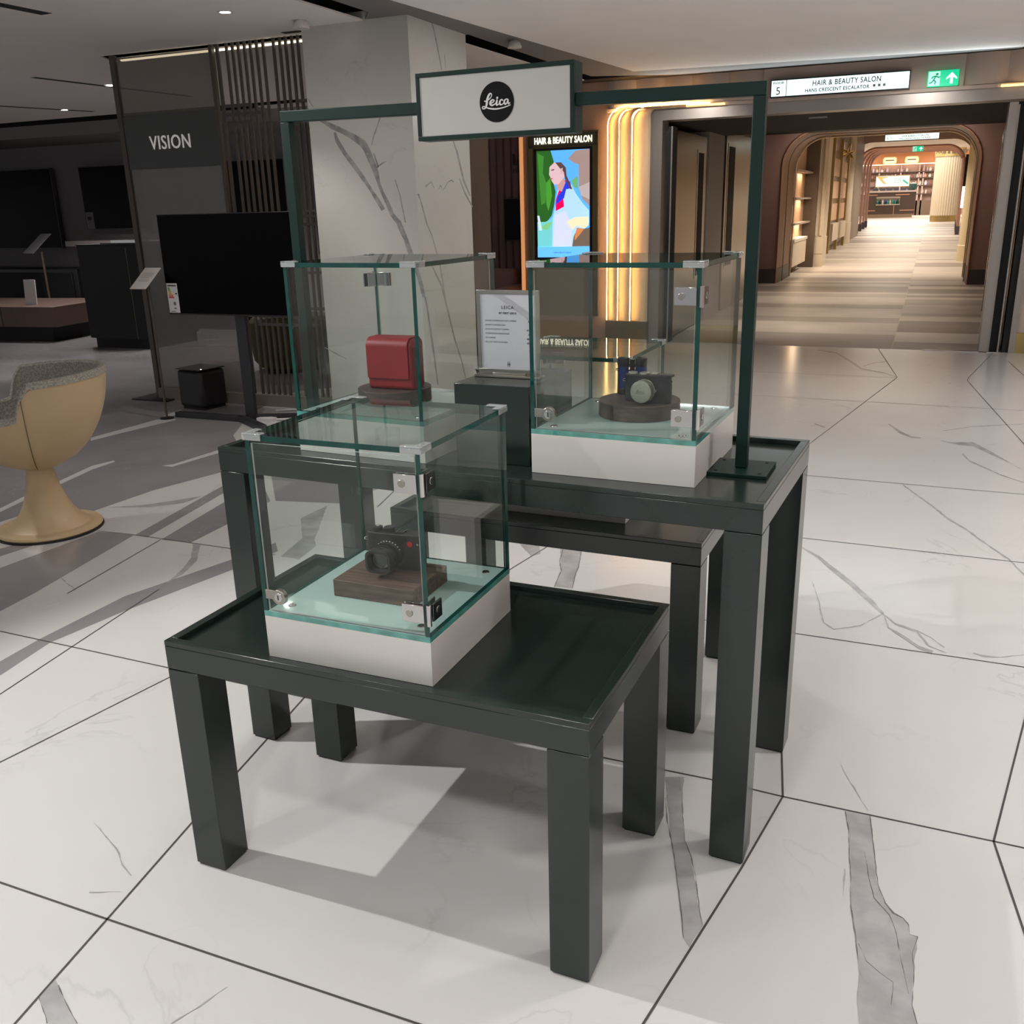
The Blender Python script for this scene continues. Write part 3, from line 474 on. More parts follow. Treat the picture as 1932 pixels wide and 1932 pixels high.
# arch wall of the corridor
aw = MB()
ring_wall(aw, -3.3, 1.3, 2.95, -2.77, .72, 2.84, .62, 20.0, PINKW); aw.build('wall_corridor', kind='structure')
rv = MB(); arch(rv, -2.77, .72, 2.84, .62, 20.0, 21.9, REVEAL); rv.build('wall_arch_reveal', kind='structure')
sk = MB(); sk.box(-3.3, -2.77, 19.98, 20.0, 0, .28, SKIRT).box(.72, 1.3, 19.98, 20.0, 0, .27, SKIRT).box(-2.77, -2.755, 20.0, 21.9, 0, .28, mat('skirting_brown', (.045, .03, .028), .5)).box(.705, .72, 20, 21.9, 0, .28, SKIRT); sk.build('baseboard_corridor', kind='structure')
def arch_trim(x0, x1, z, r, y, rad, m, name='trim_7'):
    P = arc0(x0, x1, z, r); t = MB(); t.tube([(x, y, zz) for x, zz in P], rad, m, 8); return t.build(name, kind='structure')
arch_trim(-2.77, .72, 2.84, .62, 19.985, .013, COPPER); arch_trim(-2.745, .695, 2.815, .60, 21.9, .016, mat('cream_trim', (.55, .42, .28), .35, .5)); arch_trim(-2.73, .68, 2.80, .59, 20.6, .007, BROWNC)

# corridor shell beyond the arch
cw = MB(); cw.box(-3.05, -2.95, 21.9, 45.9, 0, 4.4, TAUPE).box(1.4, 1.5, 21.9, 46, 0, 4.4, CREAMS).build('wall_corridor', kind='structure')
cc = MB(); cc.add([(-3.1, 21.9, 2.87), (1.5, 21.9, 2.87), (1.5, 46, 4.28), (-3.1, 46, 4.28)], [[0, 1, 2, 3]], mat('corridor_ceiling_paint', (.62, .55, .47), .7)); cc.add([(-8, 46, 5.3), (5, 46, 5.3), (5, 97, 5.3), (-8, 97, 5.3)], [[0, 1, 2, 3]], mat('corridor_ceiling_paint', (.62, .55, .47), .7)); cc.build('ceiling', kind='structure')
hw_ = MB(); ring_wall(hw_, -4.4, 2.2, 5.2, -3.46, 1.34, 3.84, .80, 46.0, mat('header_taupe_pink', (.30, .20, .155), .6)); hw_.build('wall_corridor', kind='structure')
for i, (y, x0, x1, z) in enumerate(((46.0, -3.18, 1.05, 3.60), (49.2, -3.23, 1.10, 3.68), (52.4, -3.28, 1.15, 3.76), (55.7, -3.34, 1.21, 3.84), (59, -3.40, 1.27, 3.92))):
    t = thing('copper_arch', ['first', 'second', 'third', 'fourth', 'fifth'][i]+' of five copper arches down the corridor, counted from the near one', 'arch', (0, 0, 0), 0, 'copper arches across the corridor')
    P = arc0(x0, x1, z, .75); MB().tube([(x, y, max(zz, .34)) for x, zz in P], .06, COPPER, 10).build('arch_tube', t)
    MB().box(x0-.08, x0+.08, y-.08, y+.08, 0, .34, SKIRT).build('foot', t); MB().box(x1-.08, x1+.08, y-.08, y+.08, 0, .34, SKIRT).build('foot', t)
MB().box(-8, -7.9, 60, 96, 0, 5.3, CREAMS).box(4.9, 5, 60, 96, 0, 5.3, CREAMS).box(-8, 5, 96, 96.1, 0, 4.4, mat('shop_wall_pink', (.42, .26, .21), .6)).box(-8, 5, 95.9, 96.1, 4.38, 5.3, mat('peach_cove_wall', (.80, .40, .22), .6)).build('wall_shop', kind='structure')
MB().box(-8, 5, 95.2, 95.3, 4.30, 4.36, emit('cove_strip', (1, .66, .34), 5)).build('trim_8', kind='structure')
# corridor lamps
for y, p in ((13.6, 150), (17.5, 260)): spot((-1, y, 2.45 if y < 14.5 else 2.78), p, (1, .85, .68), None, 105, .9, .1)
spot((-1.9, 12.8, 2.45), 70, (1, .90, .80), None, 60, .9, .05)
spot((-1, 23.5, 2.85), 420, WARM, None, 140, .9, .1); area((-1, 19.4, 2.78), 2.5, .1, 30, (1, .85, .7), (R(35), 0, 0)); spot((-1.6, 16, 2.76), 110, (1, .88, .75), None, 120, .9, .05); spot((-1, 27.5, 3.05), 480, WARM, None, 140, .9, .1); spot((-.8, 32, 3.35), 520, WARM, None, 140, .9, .1); spot((-.8, 37, 3.6), 600, WARM, None, 140, .9, .1); spot((-.8, 42.5, 3.9), 560, WARM, None, 140, .9, .1); [spot((-1, y_, 3.5), 380, WARM, None, 150, .9, .1) for y_ in (44.8, 48, 51, 54.2, 57.5)]  # row between the arches added to brighten the copper
area((-1.5, 70, 5.1), 6, 12, 1400, (1, .90, .80)); area((-2, 88, 5.1), 7, 8, 1700, (1, .90, .80))

# ------------------------------------------------------------------ display tables
TF = (-1.587, 1.545, R(-.4)); TT = (-1.846, 2.109, R(-2.4)); TM = (-1.594, 2.629, R(-.9))
def table(T, L, W, H, a, w, label):
    t = thing('display_table', label, 'table', (T[0], T[1], 0), T[2], 'green display tables')
    rim = .022; z0 = H-.014
    m = MB(); m.box(0, L, 0, W, H-a, z0, GREEN)
    m.box(0, L, 0, rim, z0, H, GREEN); m.box(0, L, W-rim, W, z0, H, GREEN)
    m.box(0, rim, rim, W-rim, z0, H, GREEN); m.box(L-rim, L, rim, W-rim, z0, H, GREEN)
    m.build('tabletop', t, bevel=.0015)
    for x, y in ((0, 0), (L-w, 0), (0, W-w), (L-w, W-w)):
        g = MB(); g.box(x, x+w, y, y+w, .006, H-a-.0015, GREEN)
        g.box(x+.004, x+w-.004, y+.004, y+w-.004, 0, .006, BLACKM); g.build('leg', t, bevel=.0015)
    return t
table(TF, 1.0705, .625, .637, .0735, .0906, 'low dark green table closest to the viewer, one glass case on it')
table(TT, 1.568, .645, .958, .071, .0865, 'tall long dark green table carrying two glass cases and the sign frame')
table(TM, 1.065, .632, .641, .072, .0906, 'low dark green table tucked behind and under the tall long table')
ZF, ZT, ZM = .623, .944, .627

# ------------------------------------------------------------------ glass display cases
CS = .427
def case(T, x, y, z, rz, label, flip=False, first=[None]):
    loc = place(T, x, y, z); ang = T[2]+rz
    if flip:
        cx, cy = CS, CS; c, s = math.cos(ang), math.sin(ang)
        loc = (loc[0]+cx*c-cy*s, loc[1]+cx*s+cy*c, z); ang += math.pi
    if first[0]: return dup(first[0], loc, ang, label)
    t = thing('glass_display_case', label, 'display case', loc, ang, 'glass display cases'); first[0] = t
    S = CS; g = .008
    MB().box(0, S, 0, S, 0, .103, WHITE).build('plinth', t, bevel=.001)
    fb = MB().box(.0, S, .0, S, .1032, .1160, AQUA, edge=mat('aqua_glass_edge', (.10, .38, .32), .06, coat=1, var=.4, vs=20)).build('base_glass', t)
    for px, py in ((.045, .045), (S-.045, .045), (.045, S-.045), (S-.045, S-.045)):
        MB().cyl((px, py, .1160), .0095, .0085, .0022, CHROME, n=20).build('screw_cap', fb)
    z0, z1 = .1162, .5145
    MB().box(.0, .011, .0, S, z0, z1, GLASS, edge=EDGE).build('side_pane', t)
    MB().box(S-.011, S, .0, S, z0, z1, GLASS, edge=EDGE).build('side_pane', t)
    MB().box(.0115, S-.0115, S-g, S, z0, z1, GLASS, edge=EDGE).build('back_pane', t)
    d = MB(); d.box(.014, S-.014, .0015, .0065, z0+.003, z1-.006, GLASS, edge=mat('polished_bright_edge', (.50, .56, .53), .1, spec=1)); d = d.build('door', t)
    for zc in (.452, .168):
        h = MB(); h.box(S-.062, S-.010, -.0045, .0012, zc-.020, zc+.020, CHROME); h.box(S-.062, S-.014, .0072, .0098, zc-.020, zc+.020, CHROME)
        h.box(S+.0001, S+.0045, .012, .052, zc-.020, zc+.020, STEELD); h.box(S-.0140, S-.0113, .014, .052, zc-.020, zc+.020, CHROME)
        h.cyl((S+.002, -.003, zc-.024), .0055, .0055, .048, CHROME, n=14)
        h.cyl((S-.044, -.0045, zc), .0085, .0080, -.0016, NICKEL, 'y', 18); h.cyl((S+.0045, .034, zc), .0085, .0080, .0012, CHROME, 'x', 18)
        h.build('hinge', t, bevel=.0006)
    k = MB(); k.cyl((.052, -.0105, .158), .0175, .0185, .0118, NICKEL, 'y', 28); k.cyl((.052, -.0118, .158), .011, .011, .002, CHROME, 'y', 22)
    k.box(.0505, .0535, -.0124, -.0112, .152, .164, BLACKM)
    k.box(.012, .040, -.0035, .0012, .148, .170, NICKEL); k.build('lock', t, bevel=.0006)
    ld = MB().box(-.0005, S+.0005, -.0005, S+.0005, .5150, .5270, LIDG, edge=EDGE).build('lid', t)
    for cx, cy, sx, sy in ((0, 0, 1, 1), (S, 0, -1, 1), (0, S, 1, -1), (S, S, -1, -1)):
        b = MB(); A = .044; o_ = .0045
        def bb(xa, xb, ya, yb, za, zb): b.box(*sorted((cx+sx*xa, cx+sx*xb)), *sorted((cy+sy*ya, cy+sy*yb)), za, zb, CLEARP)
        bb(-o_, A, -o_, .014, .5275, .5310); bb(-o_, .014, .014, A, .5275, .5310)
        bb(-o_, A, -o_, -.001, .5150, .5275); bb(-o_, -.001, -.001, A, .5150, .5275)
        b.build('corner_clip', ld, bevel=.0018)
    return t
case(TF, .273, .045, ZF, R(.5), 'glass case on the low near table, black camera on a square wood block inside')
case(TT, .953, .112, ZT, R(.9), 'tall table glass case by the green post, holding binoculars and a camera')
case(TT, .221, .100, ZT, R(-1.5), 'glass case on the tall table holding a small red leather bag', flip=True)
case(TM, .360, .140, ZM, 0, 'empty looking glass case on the low rear table, seen behind the binoculars', flip=True)

# ------------------------------------------------------------------ what stands in the cases
WB = place(TF, .378, .172, ZF+.1165)
wb = MB().box(0, .213, 0, .170, 0, .041, WALNUT).build('walnut_block', bevel=.0012); wb.location = WB; wb.rotation_euler = (0, 0, TF[2]+R(.5))
tag(wb, 'square block of brown walnut under the all black camera', 'display block')
dl = []
for T, x, y, lab in ((TT, 1.158, .366, 'round dark oak disc under the binoculars and silver lens camera'), (TT, .412, .325, 'round dark oak disc under the red leather bag')):
    o = MB().cyl((0, 0, 0), .1085, .1085, .0405, DISCW, n=72).build('oak_disc', bevel=.001)
    o.location = place(T, x, y, ZT+.1165); o.rotation_euler = (0, 0, R(20)); tag(o, lab, 'display disc', 'round oak discs')

SCRIPT = [  # strokes of the roundel lettering, (u, v, half width) in units of the roundel radius
 [(-.70,.10,.03),(-.60,.085,.035),(-.53,.09,.03)],
 [(-.50,.15,.03),(-.42,.19,.03),(-.32,.27,.025),(-.27,.38,.025),(-.31,.445,.028),(-.38,.44,.045),(-.47,.33,.055),(-.54,.17,.06),(-.58,-.05,.06),(-.64,-.20,.045),(-.72,-.27,.032),(-.82,-.26,.028),(-.84,-.19,.028),(-.75,-.16,.028),(-.62,-.21,.032),(-.45,-.27,.035),(-.22,-.31,.038),(.02,-.32,.036),(.30,-.29,.030),(.56,-.24,.026),(.80,-.17,.02)],
 [(-.30,-.02,.03),(-.18,.04,.032),(-.14,.10,.034),(-.22,.14,.034),(-.32,.09,.045),(-.38,-.02,.055),(-.34,-.10,.05),(-.25,-.13,.042),(-.13,-.09,.03),(-.05,-.04,.026)],
 [(.03,.10,.045),(.0,-.02,.055),(.0,-.12,.05),(.08,-.12,.03),(.16,-.05,.024)],
 [(.04,.215,.055),(.05,.22,.055)],
 [(.36,.08,.035),(.30,.12,.03),(.22,.07,.04),(.18,-.04,.052),(.22,-.12,.045),(.32,-.12,.03),(.42,-.05,.024)],
 [(.64,.12,.03),(.55,.12,.03),(.47,.06,.042),(.45,-.05,.05),(.51,-.12,.04),(.60,-.05,.03),(.67,.10,.035),(.66,-.02,.045),(.69,-.11,.036),(.78,-.06,.022)]]
def script_marks(mb, r, m, y=0, cx=0, cz=0, off=.0):
    k = 0
    for st in SCRIPT:
        sp = spline(st, 5); P = [(cx+r*u, cz+r*v, r*h) for u, v, h in sp]; Lp, Rp = [], []
        for i, (u, v, h) in enumerate(P):
            a, b = P[max(i-1, 0)], P[min(i+1, len(P)-1)]; dx, dy = b[0]-a[0], b[1]-a[1]; d = math.hypot(dx, dy) or 1
            Lp.append((u-dy/d*h, v+dx/d*h)); Rp.append((u+dy/d*h, v-dx/d*h))
        for i in range(len(P)-1):
            k += 1; yy = y-off*(k % 5)
            mb.add([(Lp[i][0], yy, Lp[i][1]), (Rp[i][0], yy, Rp[i][1]), (Rp[i+1][0], yy, Rp[i+1][1]), (Lp[i+1][0], yy, Lp[i+1][1])], [[0, 1, 2, 3]], m)
        for u, v, h in (P[0], P[-1]):
            k += 1; mb.add([(u+h*math.cos(2*math.pi*j/12), y-off*(k % 5), v+h*math.sin(2*math.pi*j/12)) for j in range(12)], [list(range(12))], m)

def camera_body(t, W, H, D, strip):
    body = MB(); body.prism(rrect(W, D, D/2-.001, 6), 0, H, BLACK); b = body.build('camera_body', t, bevel=.0012)
    MB().prism(rrect(W+.0012, D+.0012, D/2-.001, 6), .009, H*strip, BLACKR).build('leather_wrap', b)
    for s in (-1, 1):
        MB().tube([(s*(W/2-.001), -.004, H*.80), (s*(W/2+.005), -.008, H*.80), (s*(W/2+.005), -.012, H*.75), (s*(W/2-.001), -.009, H*.73)], .0011, CHROME).build('strap_lug', b)
    return b
# all black camera with hood, facing the viewer and slightly to the left
cp_ = place(TF, .480, .300, ZF+.1165+.0412)
cam1 = thing('compact_camera', 'all black camera with square lens hood and a red dot on the walnut block', 'camera', cp_, R(3)); cam1.scale = (1.13, 1.13, 1.10)
b = camera_body(cam1, .130, .080, .036, .70)
MB().cyl((-.043, .002, .080), .0105, .010, .008, BLACK, n=28).cyl((-.043, .002, .088), .004, .004, .002, CHROME, n=14).build('shutter_dial', b, bevel=.0005)
MB().cyl((-.016, .003, .080), .0125, .0120, .009, BLACK, n=32).build('speed_dial', b, bevel=.0006)
MB().box(.004, .022, -.008, .010, .080, .0815, BLACK).box(.004, .006, -.008, .010, .0815, .0835, NICKEL).box(.020, .022, -.008, .010, .0815, .0835, NICKEL).build('hot_shoe', b)
MB().cyl((.040, -.0181, .061), .0060, .0060, -.0012, mat('red_enamel_dot', (.50, .02, .02), .3), 'y', 24).build('red_dot', b)
MB().cyl((.058, -.0181, .062), .0022, .0022, -.001, CHROME, 'y', 12).build('focus_lamp', b)
ln = MB(); lx, lz = -.004, .038
ln.cyl((lx, -.016, lz), .032, .031, -.008, BLACK, 'y', 40).cyl((lx, -.024, lz), .030, .030, -.016, BLACKR, 'y', 40).cyl((lx, -.040, lz), .0285, .0275, -.014, BLACK, 'y', 40).cyl((lx, -.054, lz), .026, .026, -.010, BLACK, 'y', 40)
for yy in (-.026, -.030, -.036, -.042, -.047): ln.cyl((lx, yy, lz), .0308, .0308, -.0012, BLACKM, 'y', 40)
for i in range(11):
    a = R(28+i*13); ln.box(lx+.0309*math.cos(a)-.0010, lx+.0309*math.cos(a)+.0010, -.034, -.032, lz+.0309*math.sin(a)-.0007, lz+.0309*math.sin(a)+.0007, WHITEP)
ln = ln.build('lens_barrel', cam1)
hd = MB(); o1 = rrect(.056, .050, .014, 6, lx, lz); i1 = rrect(.046, .040, .011, 6, lx, lz); n_ = len(o1)
vs = [(p[0], -.056, p[1]) for p in circ(.0268, n_, lx, lz)]
# hood: rounded square tube
hv = [(x, -.058, z) for x, z in o1] + [(x, -.082, z) for x, z in o1] + [(x, -.082, z) for x, z in i1] + [(x, -.060, z) for x, z in i1]
hf = [[k*n_+i, k*n_+(i+1) % n_, (k+1)*n_+(i+1) % n_, (k+1)*n_+i] for k in range(3) for i in range(n_)] + [list(range(n_))[::-1]]
hd.add(hv, hf, BLACK); hd.build('lens_hood', ln)
MB().cyl((lx, -.0585, lz), .018, .018, -.0035, LENS, 'y', 36).build('front_glass', ln)
MB().lathe([(.0182, 0), (.0195, 0), (.0195, .002), (.0182, .002)], NICKEL, M=Matrix.Translation((lx, -.062, lz)) @ Matrix.Rotation(R(90), 4, 'X'), n=40).build('lens_ring', ln)

# black camera with a silver lens and cap
cp2 = place(TT, 1.190, .342, ZT+.1165+.0407)
cam2 = thing('compact_camera', 'slim black camera with a silver lens and lens cap beside the blue binoculars', 'camera', cp2, R(-5))
b = camera_body(cam2, .126, .072, .031, .82)
MB().box(.020, .0655, -.013, .017, .067, .0745, BLACK).build('viewfinder_end', b, bevel=.002)
MB().cyl((-.044, .001, .072), .0125, .0120, .005, SILVER, n=32).build('shutter_dial', b, bevel=.0006)
MB().cyl((-.012, .001, .072), .0135, .0130, .005, SILVER, n=32).build('speed_dial', b, bevel=.0006)
MB().box(.010, .026, -.007, .009, .0745, .0760, SILVER).build('hot_shoe', b)
ln = MB(); lx, lz = -.002, .034
for y0, r0, r1, h in ((-.014, .027, .027, -.005), (-.019, .0295, .0295, -.006), (-.0255, .028, .028, -.004), (-.030, .0285, .0285, -.008), (-.0385, .027, .027, -.004), (-.043, .0288, .0288, -.007)):
    ln.cyl((lx, y0, lz), r0, r1, h, SILVER, 'y', 48)
for i in range(9):
    a = R(-50+i*16); ln.cyl((lx+.0288*math.cos(a), -.021, lz+.0288*math.sin(a)), .0014, .0014, -.003, BLACK, 'y', 6)
ln.box(lx+.0285, lx+.033, -.024, -.020, lz-.003, lz+.003, SILVER)
ln = ln.build('lens_barrel', cam2)
cpm = mat('champagne_lens_cap', (.36, .355, .29), .35, .55)
cap = MB().cyl((lx, -.0505, lz), .0280, .0274, -.004, cpm, 'y', 48).cyl((lx, -.0545, lz), .0240, .0238, -.0008, cpm, 'y', 48).build('lens_cap', ln, bevel=.0006)
sm = MB(); script_marks(sm, .015, mat('cap_engraving', (.17, .165, .13), .5), -.0555, lx, lz, .00002); sm.build('engraving', cap)

# binoculars standing on end
bp_ = place(TT, 1.115, .432, ZT+.1165+.0407)
bn = thing('binoculars', 'small navy blue binoculars standing upright behind the silver lens camera', 'binoculars', bp_, R(12))
for s in (-1, 1):
    x = s*.0245
    tb = MB().lathe([(.0150, 0), (.0158, .002), (.0158, .016), (.0150, .0175), (.0150, .077), (.0158, .079), (.0165, .084), (.0165, .096), (.0160, .099), (.0125, .100), (.0115, .097)], BLACK, (x, 0, 0), 32).build('barrel', bn)
    MB().cyl((x, 0, .018), .0156, .0156, .058, BLUE, n=32).build('leather_sleeve', tb)
    MB().cyl((x, 0, .0965), .0118, .0118, .0008, LENS, n=24).build('eyepiece_glass', tb)
hg = MB(); hg.cyl((0, 0, .030), .0065, .0065, .056, BLACK, n=20)
for zz in (.036, .058, .074): hg.box(-.020, .020, -.004, .004, zz, zz+.009, BLACK)
hg.build('bridge', bn, bevel=.001)
MB().cyl((0, 0, .086), .0075, .0075, .009, BLACK, n=24).build('focus_wheel', bn)
MB().tube([(-.040, -.004, .070), (-.043, -.008, .070), (-.043, -.008, .066), (-.040, -.004, .066)], .0014, BLACK).build('strap_lug', bn)

# red bag
bg_ = thing('camera_bag', 'small red leather camera bag with a front flap on a round disc', 'bag', place(TT, .428, .315, ZT+.1165+.0407), TT[2]+R(3))
def arc(cx, cy, r, a0, a1, n=7): return [(cx+r*math.cos(R(a0+(a1-a0)*i/n)), cy+r*math.sin(R(a0+(a1-a0)*i/n))) for i in range(n+1)]
hw, dep, hh = .072, .039, .148
sec = arc(dep-.012, .012, .012, -90, 0) + arc(dep-.020, hh-.022, .020, 0, 90) + arc(-dep+.024, hh-.026, .024, 90, 180) + arc(-dep+.012, .012, .012, 180, 270)
MB().prism(sec, -hw, hw, RED, 'x').build('body', bg_, bevel=.004, seg=3)
flo = [(-dep-.0055, .034)] + arc(-dep+.020, hh-.026+.001, .0265, 180, 90, 8) + [(dep-.016, hh+.002)] + arc(dep-.018, hh-.022, .0245, 86, 0, 6)
fli = [(x*.0+x+(.0028 if i < 3 else 0), z-(.0028 if 2 < i < 12 else 0)) for i, (x, z) in enumerate(flo)]
fl = MB(); n_ = len(flo); cen = (0, hh*.55); fli = [(x+(cen[0]-x)*.065, z+(cen[1]-z)*.035) for x, z in flo]
fl.add([(-hw+.001, x, z) for x, z in flo]+[(hw-.008, x, z) for x, z in flo]+[(-hw+.001, x, z) for x, z in fli]+[(hw-.008, x, z) for x, z in fli],
       [[i, i+1, n_+i+1, n_+i] for i in range(n_-1)]+[[2*n_+i, 2*n_+i+1, 3*n_+i+1, 3*n_+i] for i in range(n_-1)]+[[i, i+1, 2*n_+i+1, 2*n_+i] for i in range(n_-1)]+[[n_+i, n_+i+1, 3*n_+i+1, 3*n_+i] for i in range(n_-1)]+[[0, n_, 3*n_, 2*n_], [n_-1, 2*n_-1, 4*n_-1, 3*n_-1]], RED)
fl.box(-hw+.003, hw-.010, -dep-.0035, -dep-.0005, .0305, .0345, REDD); fl.build('flap', bg_)  # dark strip paints the shadow line under the flap edge
MB().tube([(-hw-.003, .012, .095), (-hw-.0075, .013, .085), (-hw-.0075, .013, .03), (-hw-.002, .012, .008)], .0022, BLACKM).tube([(-hw-.003, -.002, .10), (-hw-.006, -.002, .09), (-hw-.006, -.002, .02)], .0016, BLACKM).build('strap', bg_)
MB().prism([(.0+hw, -.030), (hw+.002, -.028), (hw+.002, .028), (hw, .030)], .012, hh-.026, REDD).build('gusset', bg_)

# ------------------------------------------------------------------ riser and price sign on the tall table
rs = MB().box(.706, .926, .160, .458, ZT, 1.156, GREEN).build('riser_block', bevel=.0015)
rs.location = (TT[0], TT[1], 0); rs.rotation_euler = (0, 0, TT[2]); tag(rs, 'dark green block between the two glass cases carrying the framed price sheet', 'display block')
sh = thing('framed_sign', 'framed white price sheet in a slim metal stand on the green block', 'sign', place(TT, .812, .285, 1.1565), TT[2]+R(1))
MB().box(-.098, .098, -.020, .020, 0, .006, NICKEL).build('stand_base', sh, bevel=.001)
f = MB(); fw, fh, z0 = .092, .222, .011
f.box(-fw, fw, -.004, .004, z0, z0+.010, NICKEL).box(-fw, fw, -.004, .004, z0+fh-.010, z0+fh, NICKEL).box(-fw, -fw+.010, -.004, .004, z0+.010, z0+fh-.010, NICKEL).box(fw-.010, fw, -.004, .004, z0+.010, z0+fh-.010, NICKEL)
f.box(-.05, .05, -.004, .004, .006, z0, NICKEL); f.build('frame', sh, bevel=.0006)
pp = MB().box(-fw+.009, fw-.009, -.0015, .0015, z0+.009, z0+fh-.009, mat('price_sheet_paper', (.50, .50, .54), .12, coat=.5)).build('price_sheet', sh)
text('LEICA', .0125, INK, pp, (0, -.002, .187), ext=.0002, sp=1.15)
text('MY FIRST LEICA', .0075, INK, pp, (0, -.002, .172), ext=.0002, bold=.0001)
rows = ['SOFORT 2 HYBRID INSTANT CAMERA', 'SOFORT 2 CAMERA BAG', 'D-LUX 8 COMPACT CAMERA', 'ULTRAVID 8X20 BINOCULAR', 'Q3 CAMERA', 'SL2-S KIT WITH 24-70 LENS']
for i, s_ in enumerate(rows):
    text(s_, .0055, GREYINK, pp, (-.068, -.002, .152-i*.0115), align='LEFT', ext=.0002)
    text(['£350', '£99', '£1,450', '£820', '£5,300', '£5,290'][i], .0060, INK, pp, (.072, -.002, .151-i*.0115), align='RIGHT', ext=.0002, bold=.0002)
hm = MB(); hm.box(-.003, -.0018, -.0024, -.002, .028, .042, INK).box(.0018, .003, -.0024, -.002, .028, .042, INK).box(-.005, .005, -.0024, -.002, .0345, .0358, INK); hm.build('monogram', pp)
MB().tube([(-.115, .045, .002), (-.118, .03, .010), (-.108, .015, .012), (-.100, .005, .003)], .002, BLACKM).build('cable', sh)

# ------------------------------------------------------------------ green sign frame standing on the tall table
PR = Vector(place(TT, 1.449, .318, 0)); PL = Vector(place(TT, .138, .285, 0)); dv = PR-PL; LL = dv.length; fa = math.atan2(dv.y, dv.x)
sf = thing('sign_frame', 'tall dark green steel frame holding a hanging brand sign over the cases', 'sign frame', (PL.x, PL.y, ZT), fa)
HT = 1.864-ZT; ps = .0145
def slope(x): return HT + .008 - .016*x/LL
for x, sg in ((0, -1), (LL, 1)):
    h = slope(x)
    MB().box(x-ps, x+ps, -ps, ps, .010, h-.030, FRAMEG).build('post', sf, bevel=.002)
    p = MB().box(x-.075, x+.075, -.075, .075, 0, .009, FRAMEG).build('base_plate', sf, bevel=.001)
    for a_ in (-.055, .055):
        for b_ in (-.055, .055): MB().cyl((x+a_, b_, .009), .0045, .004, .0015, BLACKM, n=12).build('screw', p)
bx0, bx1 = .430, .868
for xa, xb in ((-ps, bx0), (bx1, LL+ps)):
    za, zb = slope(xa), slope(xb)
    MB().add([(xa, -ps, za-.030), (xb, -ps, zb-.030), (xb, ps, zb-.030), (xa, ps, za-.030), (xa, -ps, za), (xb, -ps, zb), (xb, ps, zb), (xa, ps, za)],
             [[0, 3, 2, 1], [4, 5, 6, 7], [0, 1, 5, 4], [1, 2, 6, 5], [2, 3, 7, 6], [3, 0, 4, 7]], FRAMEG).build('crossbar', sf, bevel=.002)
yF, yB = -.020, .038; zb0, zb1 = 1.771-ZT, 1.934-ZT; fr_ = .011
sb = MB(); sb.box(bx0, bx1, yF+.003, yB, zb0, zb1, FRAMEG)
sb.box(bx0, bx1, yF-.003, yF+.003, zb0, zb0+fr_, FRAMEG).box(bx0, bx1, yF-.003, yF+.003, zb1-fr_, zb1, FRAMEG).box(bx0, bx0+fr_, yF-.003, yF+.003, zb0+fr_, zb1-fr_, FRAMEG).box(bx1-fr_, bx1, yF-.003, yF+.003, zb0+fr_, zb1-fr_, FRAMEG)
sb = sb.build('sign_box', sf, bevel=.0012)
MB().box(bx0+fr_, bx1-fr_, yF-.0005, yF+.0035, zb0+fr_, zb1-fr_, mat('glossy_pale_acrylic', (.43, .425, .41), .04, coat=1)).build('sign_face', sb)
cxm, czm, rr_ = (bx0+bx1)/2+.011, (zb0+zb1)/2, .0475
em = MB().cyl((cxm, yF-.0005, czm), rr_, rr_, -.0010, mat('roundel_black', (.006, .006, .007), .5, spec=.1), 'y', 64).build('roundel', sb)
lt = MB(); script_marks(lt, rr_, mat('roundel_lettering_white', (.62, .62, .62), .4), yF-.0019, cxm, czm-.001, .00002); lt.build('lettering', em)

# ------------------------------------------------------------------ signs and kiosk on the entrance wall
def wayfinder(x0, x1, z0, z1, y, lab, s=1.0, glow=1.15):
    t = thing('overhead_sign', lab, 'sign', (x0, y, z0), 0)
    W, H = x1-x0, z1-z0
    MB().box(0, W, -.05*s, 0, 0, H, BLACK).build('housing', t)
    f = MB().box(.012*s, W-.012*s, -.056*s, -.05*s, .012*s, H-.012*s, emit('sign_light', (.80, 1, .98), glow)).build('lit_face', t)
    MB().box(W*.118, W*.118+.006*s, -.058*s, -.056*s, H*.06, H*.94, INK).build('divider', f)
    q = -.0575*s
    text('FLOOR', H*.2, INK, f, (W*.06, q, H*.80), ext=.0005*s, bold=.001, fit=W*.082, cap=H*.12); text('5', H*.6, INK, f, (W*.06, q, H*.36), ext=.0005*s, cap=H*.42)
    text('HAIR & BEAUTY SALON', H*.5, INK, f, (W*.555, q, H*.66), ext=.0005*s, sp=1.1, bold=.0012, fit=W*.485, cap=H*.30)
    text('HANS CRESCENT ESCALATOR', H*.3, INK, f, (W*.49, q, H*.28), ext=.0005*s, sp=1.1, bold=.0012, fit=W*.46, cap=H*.20)
    i_ = MB()
    for k in range(3): i_.box(W*(.745+.035*k), W*(.763+.035*k), q-.0003, q, H*.24, H*.38, mat('pictogram_grey', (.35, .42, .42), .6))
    i_.build('pictograms', f); return t
wayfinder(-1.715, -.335, 2.635, 2.812, WY-.06, 'lit white sign above the salon doorway nearest the viewer, floor 5 hair and beauty salon')
wayfinder(-1.29, -.02, 2.94, 3.10, 27.3, 'small lit white sign hanging far down the corridor under the first arch', 1, 1.3)
